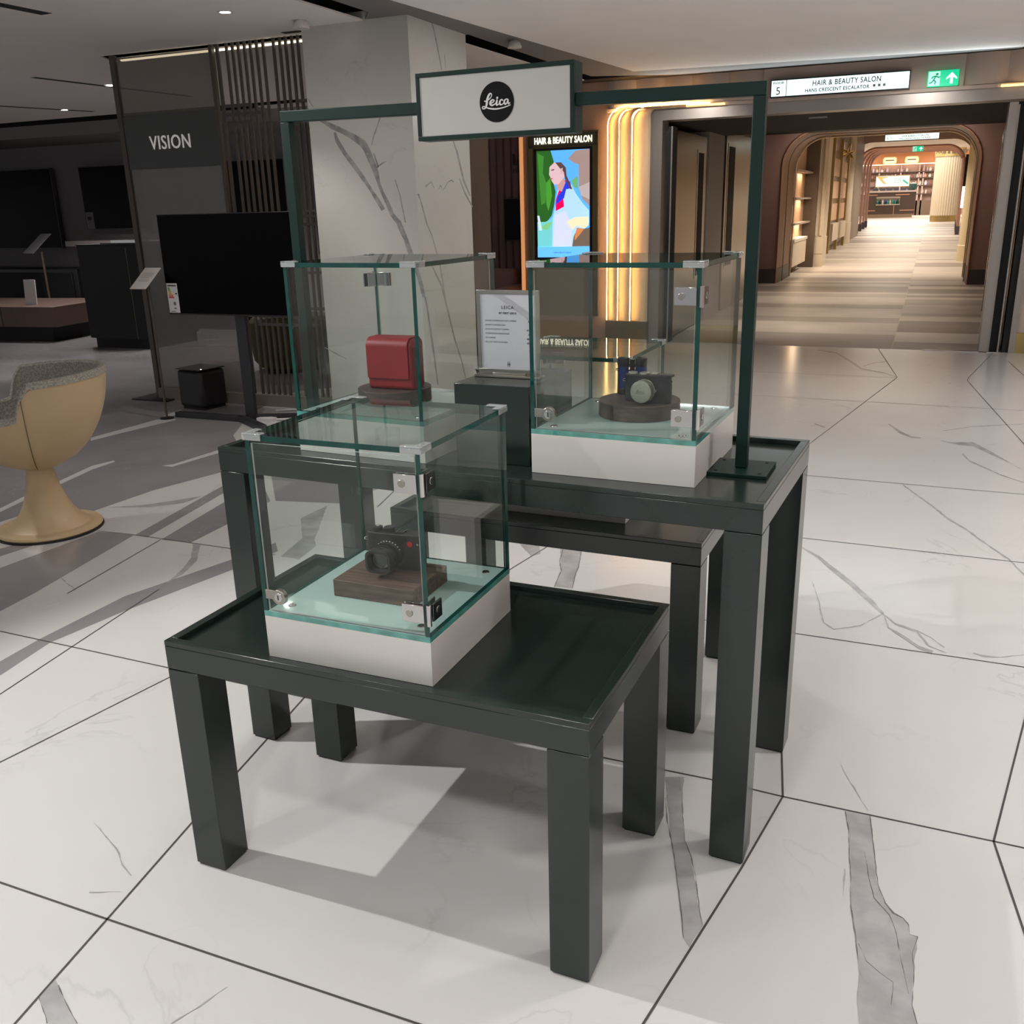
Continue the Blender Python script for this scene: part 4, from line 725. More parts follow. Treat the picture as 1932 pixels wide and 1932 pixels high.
def exit_sign(x0, x1, z0, z1, y, lab, g=1.0):
    t = thing('exit_sign', lab, 'exit sign', (x0, y, z0), 0, 'green exit signs'); W, H = x1-x0, z1-z0
    MB().box(0, W, -.03, 0, 0, H, mat('exit_green', (.0, .42, .20), .4, emis=(.0, .60, .28), es=g)).build('panel', t)
    wm = emit('exit_white', (.80, 1, .95), 1.1*g); q = -.031
    MB().box(W*.03, W*.40, q, -.03, H*.05, H*.95, mat('exit_door_pale', (.45, .9, .75), .5, emis=(.45, .95, .78), es=.85*g)).build('door_pictogram', t)
    a = MB(); P = [(.60, .50), (.775, .85), (.95, .50), (.95, .40), (.82, .56), (.82, .14), (.73, .14), (.73, .56), (.60, .40)]
    from mathutils.geometry import tessellate_polygon as tp
    a.add([(W*x, q, H*z) for x, z in P], [list(i) for i in tp([[Vector((x, z, 0)) for x, z in P]])], wm); a.build('arrow', t)
    gm = mat('exit_runner_green', (0, .25, .14), .5, emis=(0, .34, .17), es=.6*g)
    r = MB(); r.cyl((W*.30, q-.0005, H*.78), H*.085, H*.085, -.001, gm, 'y', 16)
    for pl in ([(.27, .68), (.20, .42)], [(.27, .66), (.36, .56), (.40, .62)], [(.27, .66), (.17, .62), (.13, .52)], [(.20, .42), (.27, .30), (.24, .14)], [(.20, .42), (.14, .26), (.06, .24)]):
        r.tube([(W*x, q-.001, H*z) for x, z in pl], H*.042, gm, 6)
    r.build('running_figure', t); return t
exit_sign(-.175, .11, 2.642, 2.788, WY-.06, 'green lit exit sign above the doorway next to the white floor sign', .9)
exit_sign(-.90, -.53, 3.17, 3.35, 40, 'small green exit sign far down the corridor over the copper arches', .9)

k = thing('advertising_kiosk', 'brass framed lit advertising screen under the hair and beauty salon lettering', 'advertising screen', (-4.08, WY, 0), 0)
m = MB(); m.box(-.44, .42, -.05, 0, .30, 2.40, BRASSD); m.box(-.44, .42, -.07, -.05, 2.27, 2.41, mat('kiosk_header_olive', (.085, .075, .042), .5, .2)); m.box(-.46, .44, -.085, -.05, 2.41, 2.425, BRASSD).box(-.46, -.44, -.085, -.05, .3, 2.41, BRASSD).box(.42, .44, -.085, -.05, .3, 2.41, BRASSD); m.box(-.44, -.385, -.08, -.05, .30, 2.26, BRASSD).box(.365, .42, -.08, -.05, .30, 2.26, BRASSD); m.build('frame', k, bevel=.004)
text('HAIR & BEAUTY SALON', .085, emit('lit_letters', (1, .92, .74), 1.6), k, (0, -.078, 2.335), ext=.003, bold=.0016, fit=.72, cap=.075)
MB().box(-.375, .355, -.058, -.05, .95, 2.25, BLACKM).build('bezel', k)
sx0, sx1, sz0, sz1 = -.345, .325, 1.00, 2.225
def ad(m, P, col, lay, s=1.0):
    c = mat('ad_%d_%d_%d' % tuple(int(v*255) for v in col), col, .4, emis=col, es=s)
    from mathutils.geometry import tessellate_polygon as tp
    tr = tp([[Vector((x, y, 0)) for x, y in P]])
    m.add([(sx0+(sx1-sx0)*x, -.0585-.0004*lay, sz1-(sz1-sz0)*y) for x, y in P], [list(t) for t in tr], c)
a = MB()
ad(a, [(0, 0), (1, 0), (1, 1), (0, 1)], (.10, .42, .95), 0)
ad(a, [(0, .0), (.27, .0), (.33, .1), (.30, .25), (.36, .38), (.33, .50), (.28, .60), (.16, .68), (0, .70)], (.02, .11, .015), 1)
ad(a, [(.02, .02), (.14, .05), (.12, .2), (.2, .32), (.16, .48), (.08, .5), (.05, .3)], (.05, .22, .03), 2)
ad(a, [(.17, .3), (.26, .25), (.29, .42), (.22, .56), (.18, .5)], (.06, .30, .03), 2)
ad(a, [(0, .66), (.16, .66), (.30, .62), (.34, .68), (.30, .92), (0, .92)], (.16, .60, .62), 3)
ad(a, [(.02, .72), (.18, .67), (.3, .66), (.2, .74)], (.20, .55, .25), 4)
ad(a, [(0, .60), (.04, .60), (.09, .74), (.03, .74)], (.62, .72, .80), 5)
ad(a, [(.60, .08), (.74, .01), (1, .0), (1, .52), (.86, .45), (.80, .35), (.80, .14), (.70, .12)], (.34, .24, .22), 2)
ad(a, [(.80, .34), (1, .30), (1, .46), (.84, .42)], (.46, .38, .38), 3)
ad(a, [(.66, .28), (.78, .24), (.78, .36), (.70, .34)], (.14, .40, .16), 2)
ad(a, [(.68, .76), (1, .72), (1, .92), (.66, .92)], (.16, .11, .08), 3)
ad(a, [(.28, .92), (.30, .62), (.36, .50), (.40, .36), (.52, .28), (.64, .30), (.74, .40), (.88, .50), (.99, .56), (.99, .68), (.90, .72), (.76, .74), (.70, .80), (.66, .92)], (.42, .66, .98), 6)
ad(a, [(.30, .92), (.34, .60), (.54, .56), (.66, .70), (.66, .92)], (.62, .66, .86), 7)
ad(a, [(.56, .66), (.74, .62), (.98, .62), (.98, .70), (.90, .73), (.76, .70), (.68, .74)], (.80, .74, .48), 8)
ad(a, [(.72, .80), (.76, .72), (.90, .73), (.84, .77), (.72, .84)], (.62, .22, .08), 9)
ad(a, [(.46, .30), (.56, .27), (.50, .42), (.52, .52), (.36, .56), (.36, .46), (.42, .37)], (.80, .0, .09), 9)
ad(a, [(.56, .28), (.64, .29), (.66, .35), (.56, .36), (.52, .44), (.42, .48), (.36, .50), (.40, .42), (.50, .36)], (.02, .04, .72), 10)
ad(a, [(.40, .36), (.48, .38), (.55, .30), (.52, .26), (.40, .28), (.38, .32)], (.55, .30, .27), 11)
ad(a, [(.25, .15), (.34, .11), (.46, .11), (.54, .16), (.54, .24), (.47, .28), (.42, .31), (.33, .31), (.29, .28), (.27, .25), (.24, .22)], (.68, .46, .50), 12)
ad(a, [(.36, .11), (.47, .11), (.56, .16), (.57, .23), (.68, .36), (.64, .36), (.54, .26), (.52, .20), (.44, .16)], (.10, .05, .05), 13)
ad(a, [(.46, .17), (.50, .16), (.50, .21), (.46, .22)], (.60, .38, .36), 14)
ad(a, [(.28, .175), (.34, .17), (.34, .18), (.28, .185)], (.12, .06, .07), 14)
ad(a, [(.26, .255), (.31, .25), (.31, .262), (.27, .266)], (.50, .10, .14), 14)
ad(a, [(0, .90), (1, .895), (1, 1), (0, 1)], (.14, .52, .98), 15)
a.build('lit_picture', k, smooth=False)
text('HAIR & BEAUTY SALON', .022, mat('ad_caption', (.03, .12, .35), .5), k, (-.02, -.066, 1.055), ext=.0004)

# ------------------------------------------------------------------ neighbouring showroom seen past the marble column
pw = MB(); pw.box(-7.4, -4.66, 13.0, 13.1, 0, 2.9, PLUMW)
for i in range(24): pw.cyl((-7.35+i*.112, 13.0, 0), .045, .045, 2.9, PLUMW, n=8)
pw.build('wall_showroom', kind='structure')
o = thing('wall_television', 'dark television on the plum ribbed wall beside the copper edge strip', 'television', (0, 0, 0), 0, None)
MB().box(-5.615, -5.0, 12.90, 12.94, 1.14, 1.715, BLACK).build('casing', o); MB().box(-5.605, -5.01, 12.897, 12.90, 1.15, 1.705, mat('tv_dark_blue', (.004, .004, .007), .3, spec=.1)).build('screen', o)
text('LG', .20, mat('dark_lettering', (.012, .012, .012), .5), None, (-5.40, 12.935, 2.22), ext=.01, bold=.006, align='LEFT')
o = bpy.data.objects['lettering'] if False else [x for x in bpy.data.objects if x.parent is None and x.name.startswith('lettering')][0]
o.name = 'wall_lettering'; o.location.x = -5.48; tag(o, 'large dark two letter wordmark on the plum ribbed wall', 'lettering')
o2 = text('Home', .085, mat('dark_lettering', (.012, .012, .012), .5), None, (-5.47, 12.93, 2.08), ext=.004, align='LEFT', name='wall_lettering'); tag(o2, 'small dark word under the large wordmark on the plum wall', 'lettering')
so = thing('sofa', 'low mauve sofa in the dim showroom past the marble column', 'sofa', (-5.9, 11.6, 0), 0)
FAB = mat('mauve_sofa_fabric', (.16, .105, .11), .9)
MB().box(-.9, .9, -.4, .4, .12, .42, FAB).build('seat', so, bevel=.05, seg=3); MB().box(-.9, .9, .22, .45, .38, .82, FAB).build('backrest', so, bevel=.06, seg=3)
MB().box(-1.05, -.85, -.4, .45, .12, .62, FAB).build('armrest', so, bevel=.05, seg=3); MB().box(.85, 1.05, -.4, .45, .12, .62, FAB).build('armrest', so, bevel=.05, seg=3)
for x in (-.9, .9):
    for y in (-.32, .36): MB().cyl((x, y, 0), .02, .025, .12, BLACK, n=10).build('leg', so)
ct = thing('side_table', 'small dark table in front of the mauve sofa', 'table', (-5.1, 10.3, 0), 0)
MB().box(-.35, .35, -.25, .25, .58, .62, mat('dark_table', (.05, .035, .035), .4)).build('tabletop', ct, bevel=.004)
for x in (-.32, .32):
    for y in (-.22, .22): MB().box(x-.012, x+.012, y-.012, y+.012, 0, .58, BLACK).build('leg', ct)
fv = thing('flower_stem', 'dark red dried flower heads standing before the plum wall', 'flowers', (-5.72, 12.2, 0), 0)
MB().lathe([(.05, 0), (.11, .1), (.10, .35), (.05, .5), (.06, .52)], mat('vase_dark', (.05, .04, .04), .3), n=20).build('vase', fv)
for i, (dx, dz) in enumerate(((-.12, 1.22), (.02, 1.28), (.10, 1.12), (.16, .95), (-.03, 1.02))):
    st = MB().tube([(0, 0, .5), (dx*.5, 0, (dz+.5)/2+.05), (dx, 0, dz)], .006, BROWNC, 6).build('stem', fv)
    h = MB(); rr = random.Random(i)
    for j in range(16):
        a_, b_ = rr.uniform(0, 6.28), rr.uniform(-1, 1); v = Vector((math.cos(a_)*.035, math.sin(a_)*.035, b_*.035))
        h.cyl((dx+v.x, v.y, dz+v.z-.015), .004, .018, .03, mat('dried_red_petals', (.10, .03, .035), .8), n=6)
    h.build('flower_head', st)

# ------------------------------------------------------------------ glass partition and slatted screen in the television hall
PY = 6.65
pt = thing('glass_partition', 'tall smoked glass panel with white VISION lettering between post and slats', 'partition', (0, 0, 0), 0)
MB().box(-6.435, -6.385, PY-.02, PY+.02, .01, 2.88, SLAT).box(-5.40, -5.37, PY-.02, PY+.02, .01, 2.88, SLAT).build('post', pt, bevel=.002)
MB().box(-6.60, -6.2, PY-.16, PY+.16, 0, .012, BLACKM).build('foot_plate', pt)
SMOKE = pane_mat('hazed_smoked_glass', (.60, .59, .57), .055, (.42, .40, .375), .20)  # pale diffuse share paints a grey haze over the pane
MB().box(-6.385, -5.40, PY-.004, PY+.004, .10, 2.86, SMOKE, edge=EDGE).build('smoked_pane', pt)
bd = MB().box(-6.385, -5.40, PY-.012, PY-.006, 1.985, 2.405, mat('grey_sign_band', (.052, .058, .058), .35)).build('sign_band', pt)
text('VISION', .15, SILTXT, bd, (-5.90, PY-.016, 2.188), ext=.003, bold=.0008, name='lettering', sp=1.08, fit=.43, cap=.108)
ss = thing('slatted_screen', 'screen of slim vertical bronze slats with short cross bars beside the marble column', 'partition', (0, 0, 0), 0)
xs = [(-5.375, -5.34), (-5.30, -5.262)]
for a_, b_ in ((-5.341, -5.310), (-5.245, -5.222), (-5.187, -5.164), (-5.131, -5.108), (-5.072, -5.049), (-5.016, -4.993), (-4.956, -4.933), (-4.895, -4.872), (-4.797, -4.774), (-4.738, -4.715), (-4.684, -4.661), (-4.626, -4.603), (-4.573, -4.550), (-4.515, -4.492), (-4.45, -4.43)):
    MB().box(a_, b_-.003, PY-.008, PY+.008, .10, 2.88, SLAT).build('slat', ss)
for x0, x1, z in ((-5.30, -5.05, 2.415), (-5.30, -4.94, 2.35), (-5.30, -5.05, 2.29), (-4.60, -4.40, 2.41), (-4.72, -4.40, 1.60), (-4.66, -4.40, 1.56), (-4.72, -4.44, 1.50), (-5.2, -4.44, .76), (-5.2, -4.6, .69), (-5.1, -4.44, .83), (-4.72, -4.44, 1.12)): MB().box(x0, x1, PY-.012, PY+.012, z, z+.022, SLAT).build('cross_bar', ss)
MB().box(-5.365, -4.375, PY-.05, PY+.05, 0, .10, mat('taupe_plinth', (.16, .14, .125), .5)).build('plinth', ss); MB().box(-6.385, -5.375, PY-.05, PY+.05, 0, .10, mat('taupe_plinth', (.16, .14, .125), .5)).build('plinth', pt)
ls = MB().box(-6.36, -4.38, PY+.03, PY+.06, 2.84, 2.852, emit('warm_ceiling_strip', (1, .84, .62), 2.6)).build('light_strip'); tag(ls, 'thin warm light strip along the ceiling above the glass partition and slats', 'strip light')

# ------------------------------------------------------------------ television on its floor stand, speaker, price placard
tv = thing('television_on_stand', 'large switched off television on a dark grey floor stand before the glass partition', 'television', (-4.93, 6.03, 0), R(.6))
TW, TZ0, TZ1 = 1.30, .845, 1.612
MB().box(-TW/2, TW/2, -.012, .028, TZ0, TZ1, BLACK).build('casing', tv, bevel=.003)
MB().box(-TW/2+.006, TW/2-.006, -.014, -.012, TZ0+.012, TZ1-.006, SCREEN).build('screen', tv)
lb = MB(); lx0 = -TW/2+.012
lb.box(lx0, lx0+.105, -.0165, -.0145, TZ0+.015, TZ0+.245, WHITEP)
for i, c_ in enumerate(((.0, .25, .08), (.10, .40, .04), (.45, .50, .03), (.80, .60, .03), (.80, .32, .04), (.70, .10, .03), (.62, .02, .03))):
    lb.box(lx0+.012, lx0+.028+.006*i, -.0172, -.0165, TZ0+.202-.012*i, TZ0+.211-.012*i, mat('energy_bar_%d' % i, c_, .5))
lb.box(lx0+.01, lx0+.095, -.0172, -.0165, TZ0+.222, TZ0+.232, INK).box(lx0+.078, lx0+.098, -.0172, -.0165, TZ0+.16, TZ0+.17, INK).box(lx0+.05, lx0+.075, -.0172, -.0165, TZ0+.075, TZ0+.10, GREYINK).box(lx0+.05, lx0+.075, -.0172, -.0165, TZ0+.045, TZ0+.055, GREYINK).box(lx0+.02, lx0+.06, -.0172, -.0165, TZ0+.022, TZ0+.028, GREYINK)
lb.build('energy_label', tv)
STD = mat('dark_grey_stand', (.022, .024, .030), .4)
MB().box(-.05, .045, .04, .075, .03, 1.2, STD).build('stand_pole', tv, bevel=.003)
MB().box(-.72, -.04, -.03, .03, .0, .045, STD).build('stand_foot', tv, bevel=.004)
f2 = MB().box(0, .46, -.032, .032, 0, .045, STD).build('stand_foot', tv, bevel=.004); f2.location = (-.06, .0, 0); f2.rotation_euler = (0, 0, R(-32))
f3 = MB().box(0, .62, -.032, .032, 0, .045, STD).build('stand_foot', tv, bevel=.004); f3.location = (-.02, .06, 0); f3.rotation_euler = (0, 0, R(22))
sw = thing('subwoofer', 'black cube subwoofer with a glossy top standing before the partition foot', 'speaker', (-5.70, 6.42, 0), R(-8))
MB().box(-.150, .150, -.14, .14, .02, .335, BLACK).build('cabinet', sw, bevel=.03, seg=4)
MB().box(-.152, .152, -.142, .142, .342, .352, mat('black_glass_top', (.004, .004, .005), .05, coat=1)).build('top_plate', sw, bevel=.004)
MB().box(-.13, .13, -.12, .12, 0, .02, BLACKM).build('foot', sw)
MB().cyl((.125, -.10, .352), .006, .006, .001, emit('status_led', (1, 1, 1), 6), n=10).build('status_light', sw)
pl = thing('price_placard', 'sloping white price card on a slim post in front of the black granite cabinet', 'price card', (-5.68, 5.93, 0), 0)
MB().cyl((0, 0, 0), .055, .055, .01, BLACKM).build('foot_plate', pl); MB().cyl((0, 0, .01), .010, .010, 1.10, SLAT, n=12).build('post', pl)
cd = MB().box(-.078, .078, -.125, .125, -.003, .003, mat('card_paper', (.62, .58, .55), .5)).build('card', pl); cd.location = (.0, -.02, 1.135); cd.rotation_euler = (R(36), 0, R(2))
for i, (w_, zz) in enumerate(((.05, .06), (.06, .045), (.055, .03), (.06, .015), (.04, 0), (.05, -.02), (.045, -.035))):
    l_ = MB().box(-w_, w_, zz-.0018, zz+.0018, .003, .0035, GREYINK).build('text_line', cd)

# ------------------------------------------------------------------ television hall furniture
gc = thing('granite_cabinet', 'tall speckled black granite counter behind the glass partition post', 'cabinet', (-9.9, 9.2, 0), 0)
MB().box(0, 1.0, 0, .9, .12, 1.275, GRAN).build('body', gc, bevel=.004); MB().box(.06, .98, .03, .87, 0, .12, BLACKM).build('toe_kick', gc)
MB().box(.80, .803, -.002, .0, .12, 1.24, mat('gold_inlay', (.35, .26, .14), .3, .8)).build('inlay_strip', gc); MB().box(-.01, 1.3, -.01, .91, 1.275, 1.285, GRAN).build('worktop', gc)
tbx = MB().box(0, .62, 0, .22, 0, .012, BLACK).box(.18, .60, -.01, .0, .012, .045, CHROME).box(.20, .60, .0, .20, .020, .045, mat('grey_device', (.25, .25, .27), .25, .7)).build('media_player'); tbx.location = (-9.55, 9.25, 1.286); tbx.rotation_euler = (0, 0, R(3)); tag(tbx, 'silver edged slim device lying on the granite counter', 'device')
def wall_tv(x0, x1, z0, z1, lab, y=12.18, label=True):
    t = thing('wall_television', lab, 'television', (0, 0, 0), 0, 'televisions on the hall wall')
    MB().box(x0, x1, y, y+.06, z0, z1, mat('tv_back_grey', (.06, .06, .065), .4)).build('casing', t); MB().box(x0+.01, x1-.012, y-.003, y, z0+.01, z1-.01, SCREEN).build('screen', t)
    if label:
        e = MB().box(x0+.02, x0+.18, y-.006, y-.004, z0+.01, z0+.27, mat('grey_label', (.20, .20, .21), .6)).build('energy_label', t)
        MB().box(x0+.05, x0+.13, y-.008, y-.0065, z0+.15, z0+.20, INK).build('label_mark', e)
wall_tv(-15.5, -13.42, 1.13, 2.40, 'huge black television at the far end of the hall wall', label=False)
wall_tv(-12.80, -11.5, 1.42, 2.39, 'black television with a small energy label between the huge one and the partition post')
wall_tv(-9.82, -8.78, 1.10, 2.36, 'black television seen through the vertical slats', label=False)
wall_tv(-8.3, -7.1, 1.0, 1.62, 'black television low behind the slats beside the marble column', label=False)
bn1 = MB().box(-12.6, -9.95, 11.5, 12.2, 1.18, 1.26, mat('grey_wall_shelf', (.20, .18, .175), .6)).build('wall_shelf'); tag(bn1, 'pale grey floating shelf under the second wall television', 'shelf')
def bench(x0, y0, w_, d_, z0, z1, a_, lab, n=2):
    t = thing('display_bench', lab, 'bench', (x0, y0, 0), a_, 'low wooden display benches')
    MB().box(0, w_, 0, d_, z0, z1, WOODB).build('top', t, bevel=.004)
    MB().box(.06, w_-.10, .05, d_-.05, 0, z0, BLACKM).build('base', t)
    for i in range(1, n): MB().box(w_*i/n-.006, w_*i/n+.006, -.002, 0, z0, z1, BLACKM).build('gap_line', t)
    return t
bench(-13.4, 9.15, 2.62, 1.3, .20, .47, R(7), 'low pinkish wood bench with dark base at the edge of the television hall', 3)
bench(-12.1, 11.1, 3.4, 1.0, .20, .36, 0, 'low pinkish wood bench along the hall wall behind the granite counter', 2)
wc = MB().box(-.09, .09, -.01, .01, 0, .34, WHITEP).build('display_card', bevel=.002); wc.location = (-11.45, 9.7, .47); wc.rotation_euler = (R(-6), 0, R(10)); tag(wc, 'blank white card standing on the low wooden bench', 'card')
sbx = MB().box(-1.6, 1.6, -.25, .25, 0, .84, BLACK).box(-1.5, 1.5, -.27, -.25, .38, .78, BLACKM).build('sound_system', bevel=.01); sbx.location = (-14.0, 11.7, 0); tag(sbx, 'wide black sound system under the huge wall television', 'speaker')
sb2 = MB().box(-.2, .2, -.2, .2, .10, .50, BLACK).cyl((0, 0, 0), .05, .05, .10, BLACK).cyl((0, 0, 0), .16, .16, .01, BLACK).build('small_speaker', bevel=.006); sb2.location = (-10.6, 11.5, .361); tag(sb2, 'small black speaker on a foot on the bench behind the granite counter', 'speaker')
p2 = thing('price_placard', 'grey sloping information card on a post beside the huge wall television', 'price card', (-12.95, 11.2, 0), 0)
MB().cyl((.15, 0, 0), .018, .018, 1.12, mat('bronze_post', (.20, .14, .10), .4, .5), n=10).build('post', p2); q_ = MB().box(-.16, .16, -.22, .22, -.005, .005, mat('grey_card', (.22, .215, .22), .5)).build('card', p2); q_.location = (.08, 0, 1.24); q_.rotation_euler = (R(40), 0, R(-15))
ol = thing('tub_armchair', 'dark olive round armchair seen through the smoked partition glass', 'armchair', (-6.15, 8.4, 0), R(20))
pr = [(.36, .05), (.42, .12), (.45, .35), (.44, .52), (.40, .56), (.34, .52), (.33, .42), (.0, .40)]
MB().lathe(pr, OLIVE, n=40).build('shell', ol); MB().cyl((0, 0, 0), .3, .32, .05, BLACKM, n=30).build('base', ol); MB().cyl((0, 0, .40), .32, .30, .06, OLIVE, n=30).build('seat_cushion', ol, bevel=.02)
# white cables and plug near the slats
wcab = MB().tube(spline([(-4.95, 6.42, .012), (-4.80, 6.50, .012), (-4.68, 6.38, .012), (-4.62, 6.20, .012), (-4.74, 6.12, .012)], 6), .008, WHITEP, 6).box(-4.86, -4.72, 6.05, 6.13, 0, .03, WHITEP).build('extension_lead'); tag(wcab, 'white extension lead on the floor by the television stand', 'cable')

# ------------------------------------------------------------------ cream tub chair at the edge
chr_ = thing('tub_chair', 'cream leather swivel tub chair with grey boucle lining on a round trumpet foot', 'chair', (-4.235, 3.455, 0), R(52))
NB, NV = 56, 12
def rimz(f):        # f: angle from the back direction (the chair's +x)
    f = abs((f+180) % 360-180)
    if f < 92: return .865 - .02*(f/92)**2
    if f < 104: t = (f-92)/12; return .845 - .165*(t*t*(3-2*t))
    t = (f-104)/76; return .68 - .04*t - .20*max(0, (t-.45)/.55)**1.5
def rad(z, f):
    t = max(0, min(1, (z-.355)/.50)); f = abs((f+180) % 360-180)
    r = .09+.275*(1-(1-t)**2.3)**.62
    return r*(1 + .10*t*(math.cos(R(f)) if f < 90 else 0))
def shell_grid(inset, zoff, z0):
    V = []
    for i in range(NB):
        f = 360*i/NB; zt = rimz(f)+zoff
        for j in range(NV+1):
            z = z0+(zt-z0)*j/NV; r = max(.02, rad(z, f)-inset); V.append((r*math.cos(R(f)), r*math.sin(R(f)), z))
    return V
def grid_faces(b=0): return [[b+i*(NV+1)+j, b+((i+1) % NB)*(NV+1)+j, b+((i+1) % NB)*(NV+1)+j+1, b+i*(NV+1)+j+1] for i in range(NB) for j in range(NV)]
o_ = MB(); o_.add(shell_grid(0, -.030, .357), grid_faces(), CREAM); o_.add([(.088*math.cos(R(360*i/24)), .088*math.sin(R(360*i/24)), .357) for i in range(24)], [list(range(24))], CREAM)
o_ = o_.build('shell', chr_); o_.modifiers.new('sub', 'SUBSURF').render_levels = 1
for f in (-96, 96):
    z_ = [(.36+(.81-.36)*j/14) for j in range(15)]
    MB().tube([((rad(z, f)+.0006)*math.cos(R(f)), (rad(z, f)+.0006)*math.sin(R(f)), z) for z in z_[:-1]], .0018, mat('seam_line', (.16, .10, .05), .7), 6).build('seam', o_)  # dark brown line down each seam
ri = MB(); A_ = shell_grid(0, -.030, .357); 
vs = []; 
for i in range(NB):
    f = 360*i/NB; zt = rimz(f)
    r0 = rad(zt-.03, f)
    for dr, dz in ((.003, -.034), (.004, -.012), (-.006, .0), (-.024, .001), (-.038, -.010), (-.040, -.036)): vs.append(((r0+dr)*math.cos(R(f)), (r0+dr)*math.sin(R(f)), zt+dz))
ri.add(vs, [[i*6+j, ((i+1) % NB)*6+j, ((i+1) % NB)*6+j+1, i*6+j+1] for i in range(NB) for j in range(5)], FELT); ri.build('fabric_rim', chr_)
il = MB(); il.add(shell_grid(.045, -.030, .50), grid_faces(), FELT); il.build('inner_lining', chr_)
MB().lathe([(0, .44), (.16, .44), (.20, .47), (.21, .50), (.19, .53), (0, .535)], FELT, n=40).build('seat_cushion', chr_)
MB().lathe([(.225, .030), (.20, .040), (.165, .07), (.135, .11), (.11, .16), (.09, .22), (.075, .28), (.068, .33), (.068, .362)], CREAM, n=44).build('trumpet_foot', chr_)
MB().lathe([(.262, .010), (.267, .018), (.262, .028), (.24, .034), (.22, .036), (.0, .036)], CREAM, n=56).build('base_ring', chr_)
MB().cyl((0, 0, 0), .270, .270, .011, mat('black_rubber', (.012, .010, .009), .6), n=56).build('rubber_edge', chr_)

# ------------------------------------------------------------------ down the corridor
nc = thing('shelf_niche', 'tall lit shelf niche just inside the corridor arch, opposite the round pillar', 'shelving', (0, 0, 0), 0)
WARMB = mat('niche_back_warm', (.50, .33, .21), .6)
m = MB(); m.box(-2.96, -2.90, 22.0, 25.1, .3, 3.0, WARMB); m.build('back_panel', nc)
MB().box(-2.95, -2.72, 22.0, 24.4, .18, .70, CREAMS).box(-2.95, -2.70, 22.0, 24.45, .70, .76, mat('niche_counter_white', (.66, .60, .52), .4)).build('drawer_unit', nc)
for z in (1.06, 1.60, 2.18):
    s_ = MB().box(-2.94, -2.72, 22.0, 25.0, z, z+.04, mat('shelf_grey', (.36, .31, .26), .5)).build('shelf', nc)
    area((-2.80, 23.9, z-.01), .06, .8, 7, (1, .72, .45))
MB().box(-2.96, -2.60, 24.95, 25.14, 0, 3.2, mat('dark_niche_edge', (.10, .07, .05), .5)).build('side_panel', nc)
def pilaster(x0, x1, y0, y1, zt, lab, nfl=3):
    m = MB(); m.box(x0, x1, y0, y1, 0, .70, CREAMS).box(x0+.02, x1-.02, y0+.03, y1, .70, zt, CREAMS)
    for i in range(nfl): x = x0+(x1-x0)*(i+.7)/(nfl+.4); m.cyl((x, y0+.035, .74), .045, .045, zt-.8, CREAMS, n=10)
    m.box(x0, x1, y0-.004, y0, .30, .31, mat('joint_line', (.25, .2, .15), .6))
    o = m.build('stone_pilaster'); tag(o, lab, 'pilaster'); return o
pilaster(-2.82, -2.40, 25.15, 26.1, 3.04, 'broad fluted cream stone pilaster inside the corridor after the shelf niche')
g2 = thing('gold_niche', 'tall gold framed shelf niche behind the fluted stone pilaster', 'shelving', (0, 0, 0), 0)
MB().box(-2.94, -2.88, 31, 37.2, .2, 3.38, mat('bronze_back', (.22, .13, .07), .4, .4)).build('back_panel', g2)
for y in (31.1, 33.8, 36.6): MB().box(-2.90, -2.80, y, y+.14, 0, 3.38, GOLD).build('gold_post', g2)
for y in (31.6, 34.4):
    for z in (.95, 1.6, 2.25): MB().box(-2.90, -2.84, y, y+1.9, z, z+.5, mat('niche_glow', (.55, .36, .24), .6)).build('lit_recess', g2)
    MB().box(-2.92, -2.76, y, y+2.0, .34, .86, CREAMS).build('drawer', g2)
fl_o = thing('gold_flower_ornament', 'gilded leaf ornament high on the post of the gold niche', 'ornament', (-2.66, 33.87, 2.95), 0)
for i in range(6):
    a_ = R(60*i+20); t_ = MB(); P = [(0, 0), (.10, .05), (.24, .0), (.10, -.05)]
    t_.add([(x*math.cos(a_)-y*math.sin(a_), -.03-.04*(x > .05), x*math.sin(a_)+y*math.cos(a_)) for x, y in P]+[(x*math.cos(a_)-y*math.sin(a_), -.0, x*math.sin(a_)+y*math.cos(a_)) for x, y in P], [[0, 1, 2, 3], [4, 7, 6, 5], [0, 4, 5, 1], [1, 5, 6, 2], [2, 6, 7, 3], [3, 7, 4, 0]], GOLD); t_.build('leaf', fl_o)
rc = tag(MB().lathe([(.19, 0), (.19, .75), (.17, .76), (.16, 3.78)], CREAMS, n=28).build('round_column'), 'slim round cream column between the gold niche and copper arches', 'column'); rc.location = (-2.9, 38.2, 0)
rc = tag(MB().lathe([(.36, 0), (.36, .38), (.335, .40), (.33, 3.15)], mat('pale_yellow_plaster', (.60, .50, .32), .6), n=36).build('round_column'), 'thick round pale yellow pillar at the far side of the corridor', 'column'); rc.location = (1.03, 27.4, 0)
ds = thing('lit_display_screen', 'small lit vertical screen on a dark wall beside the pale yellow pillar', 'screen', (.98, 40, 0), 0)
MB().box(-.05, .12, 0, .12, 1.2, 3.0, BLACKM).build('panel', ds); MB().box(-.055, .08, -.01, 0, 1.15, 1.90, emit('pale_screen', (.70, 1, .95), 1.6)).build('lit_face', ds)
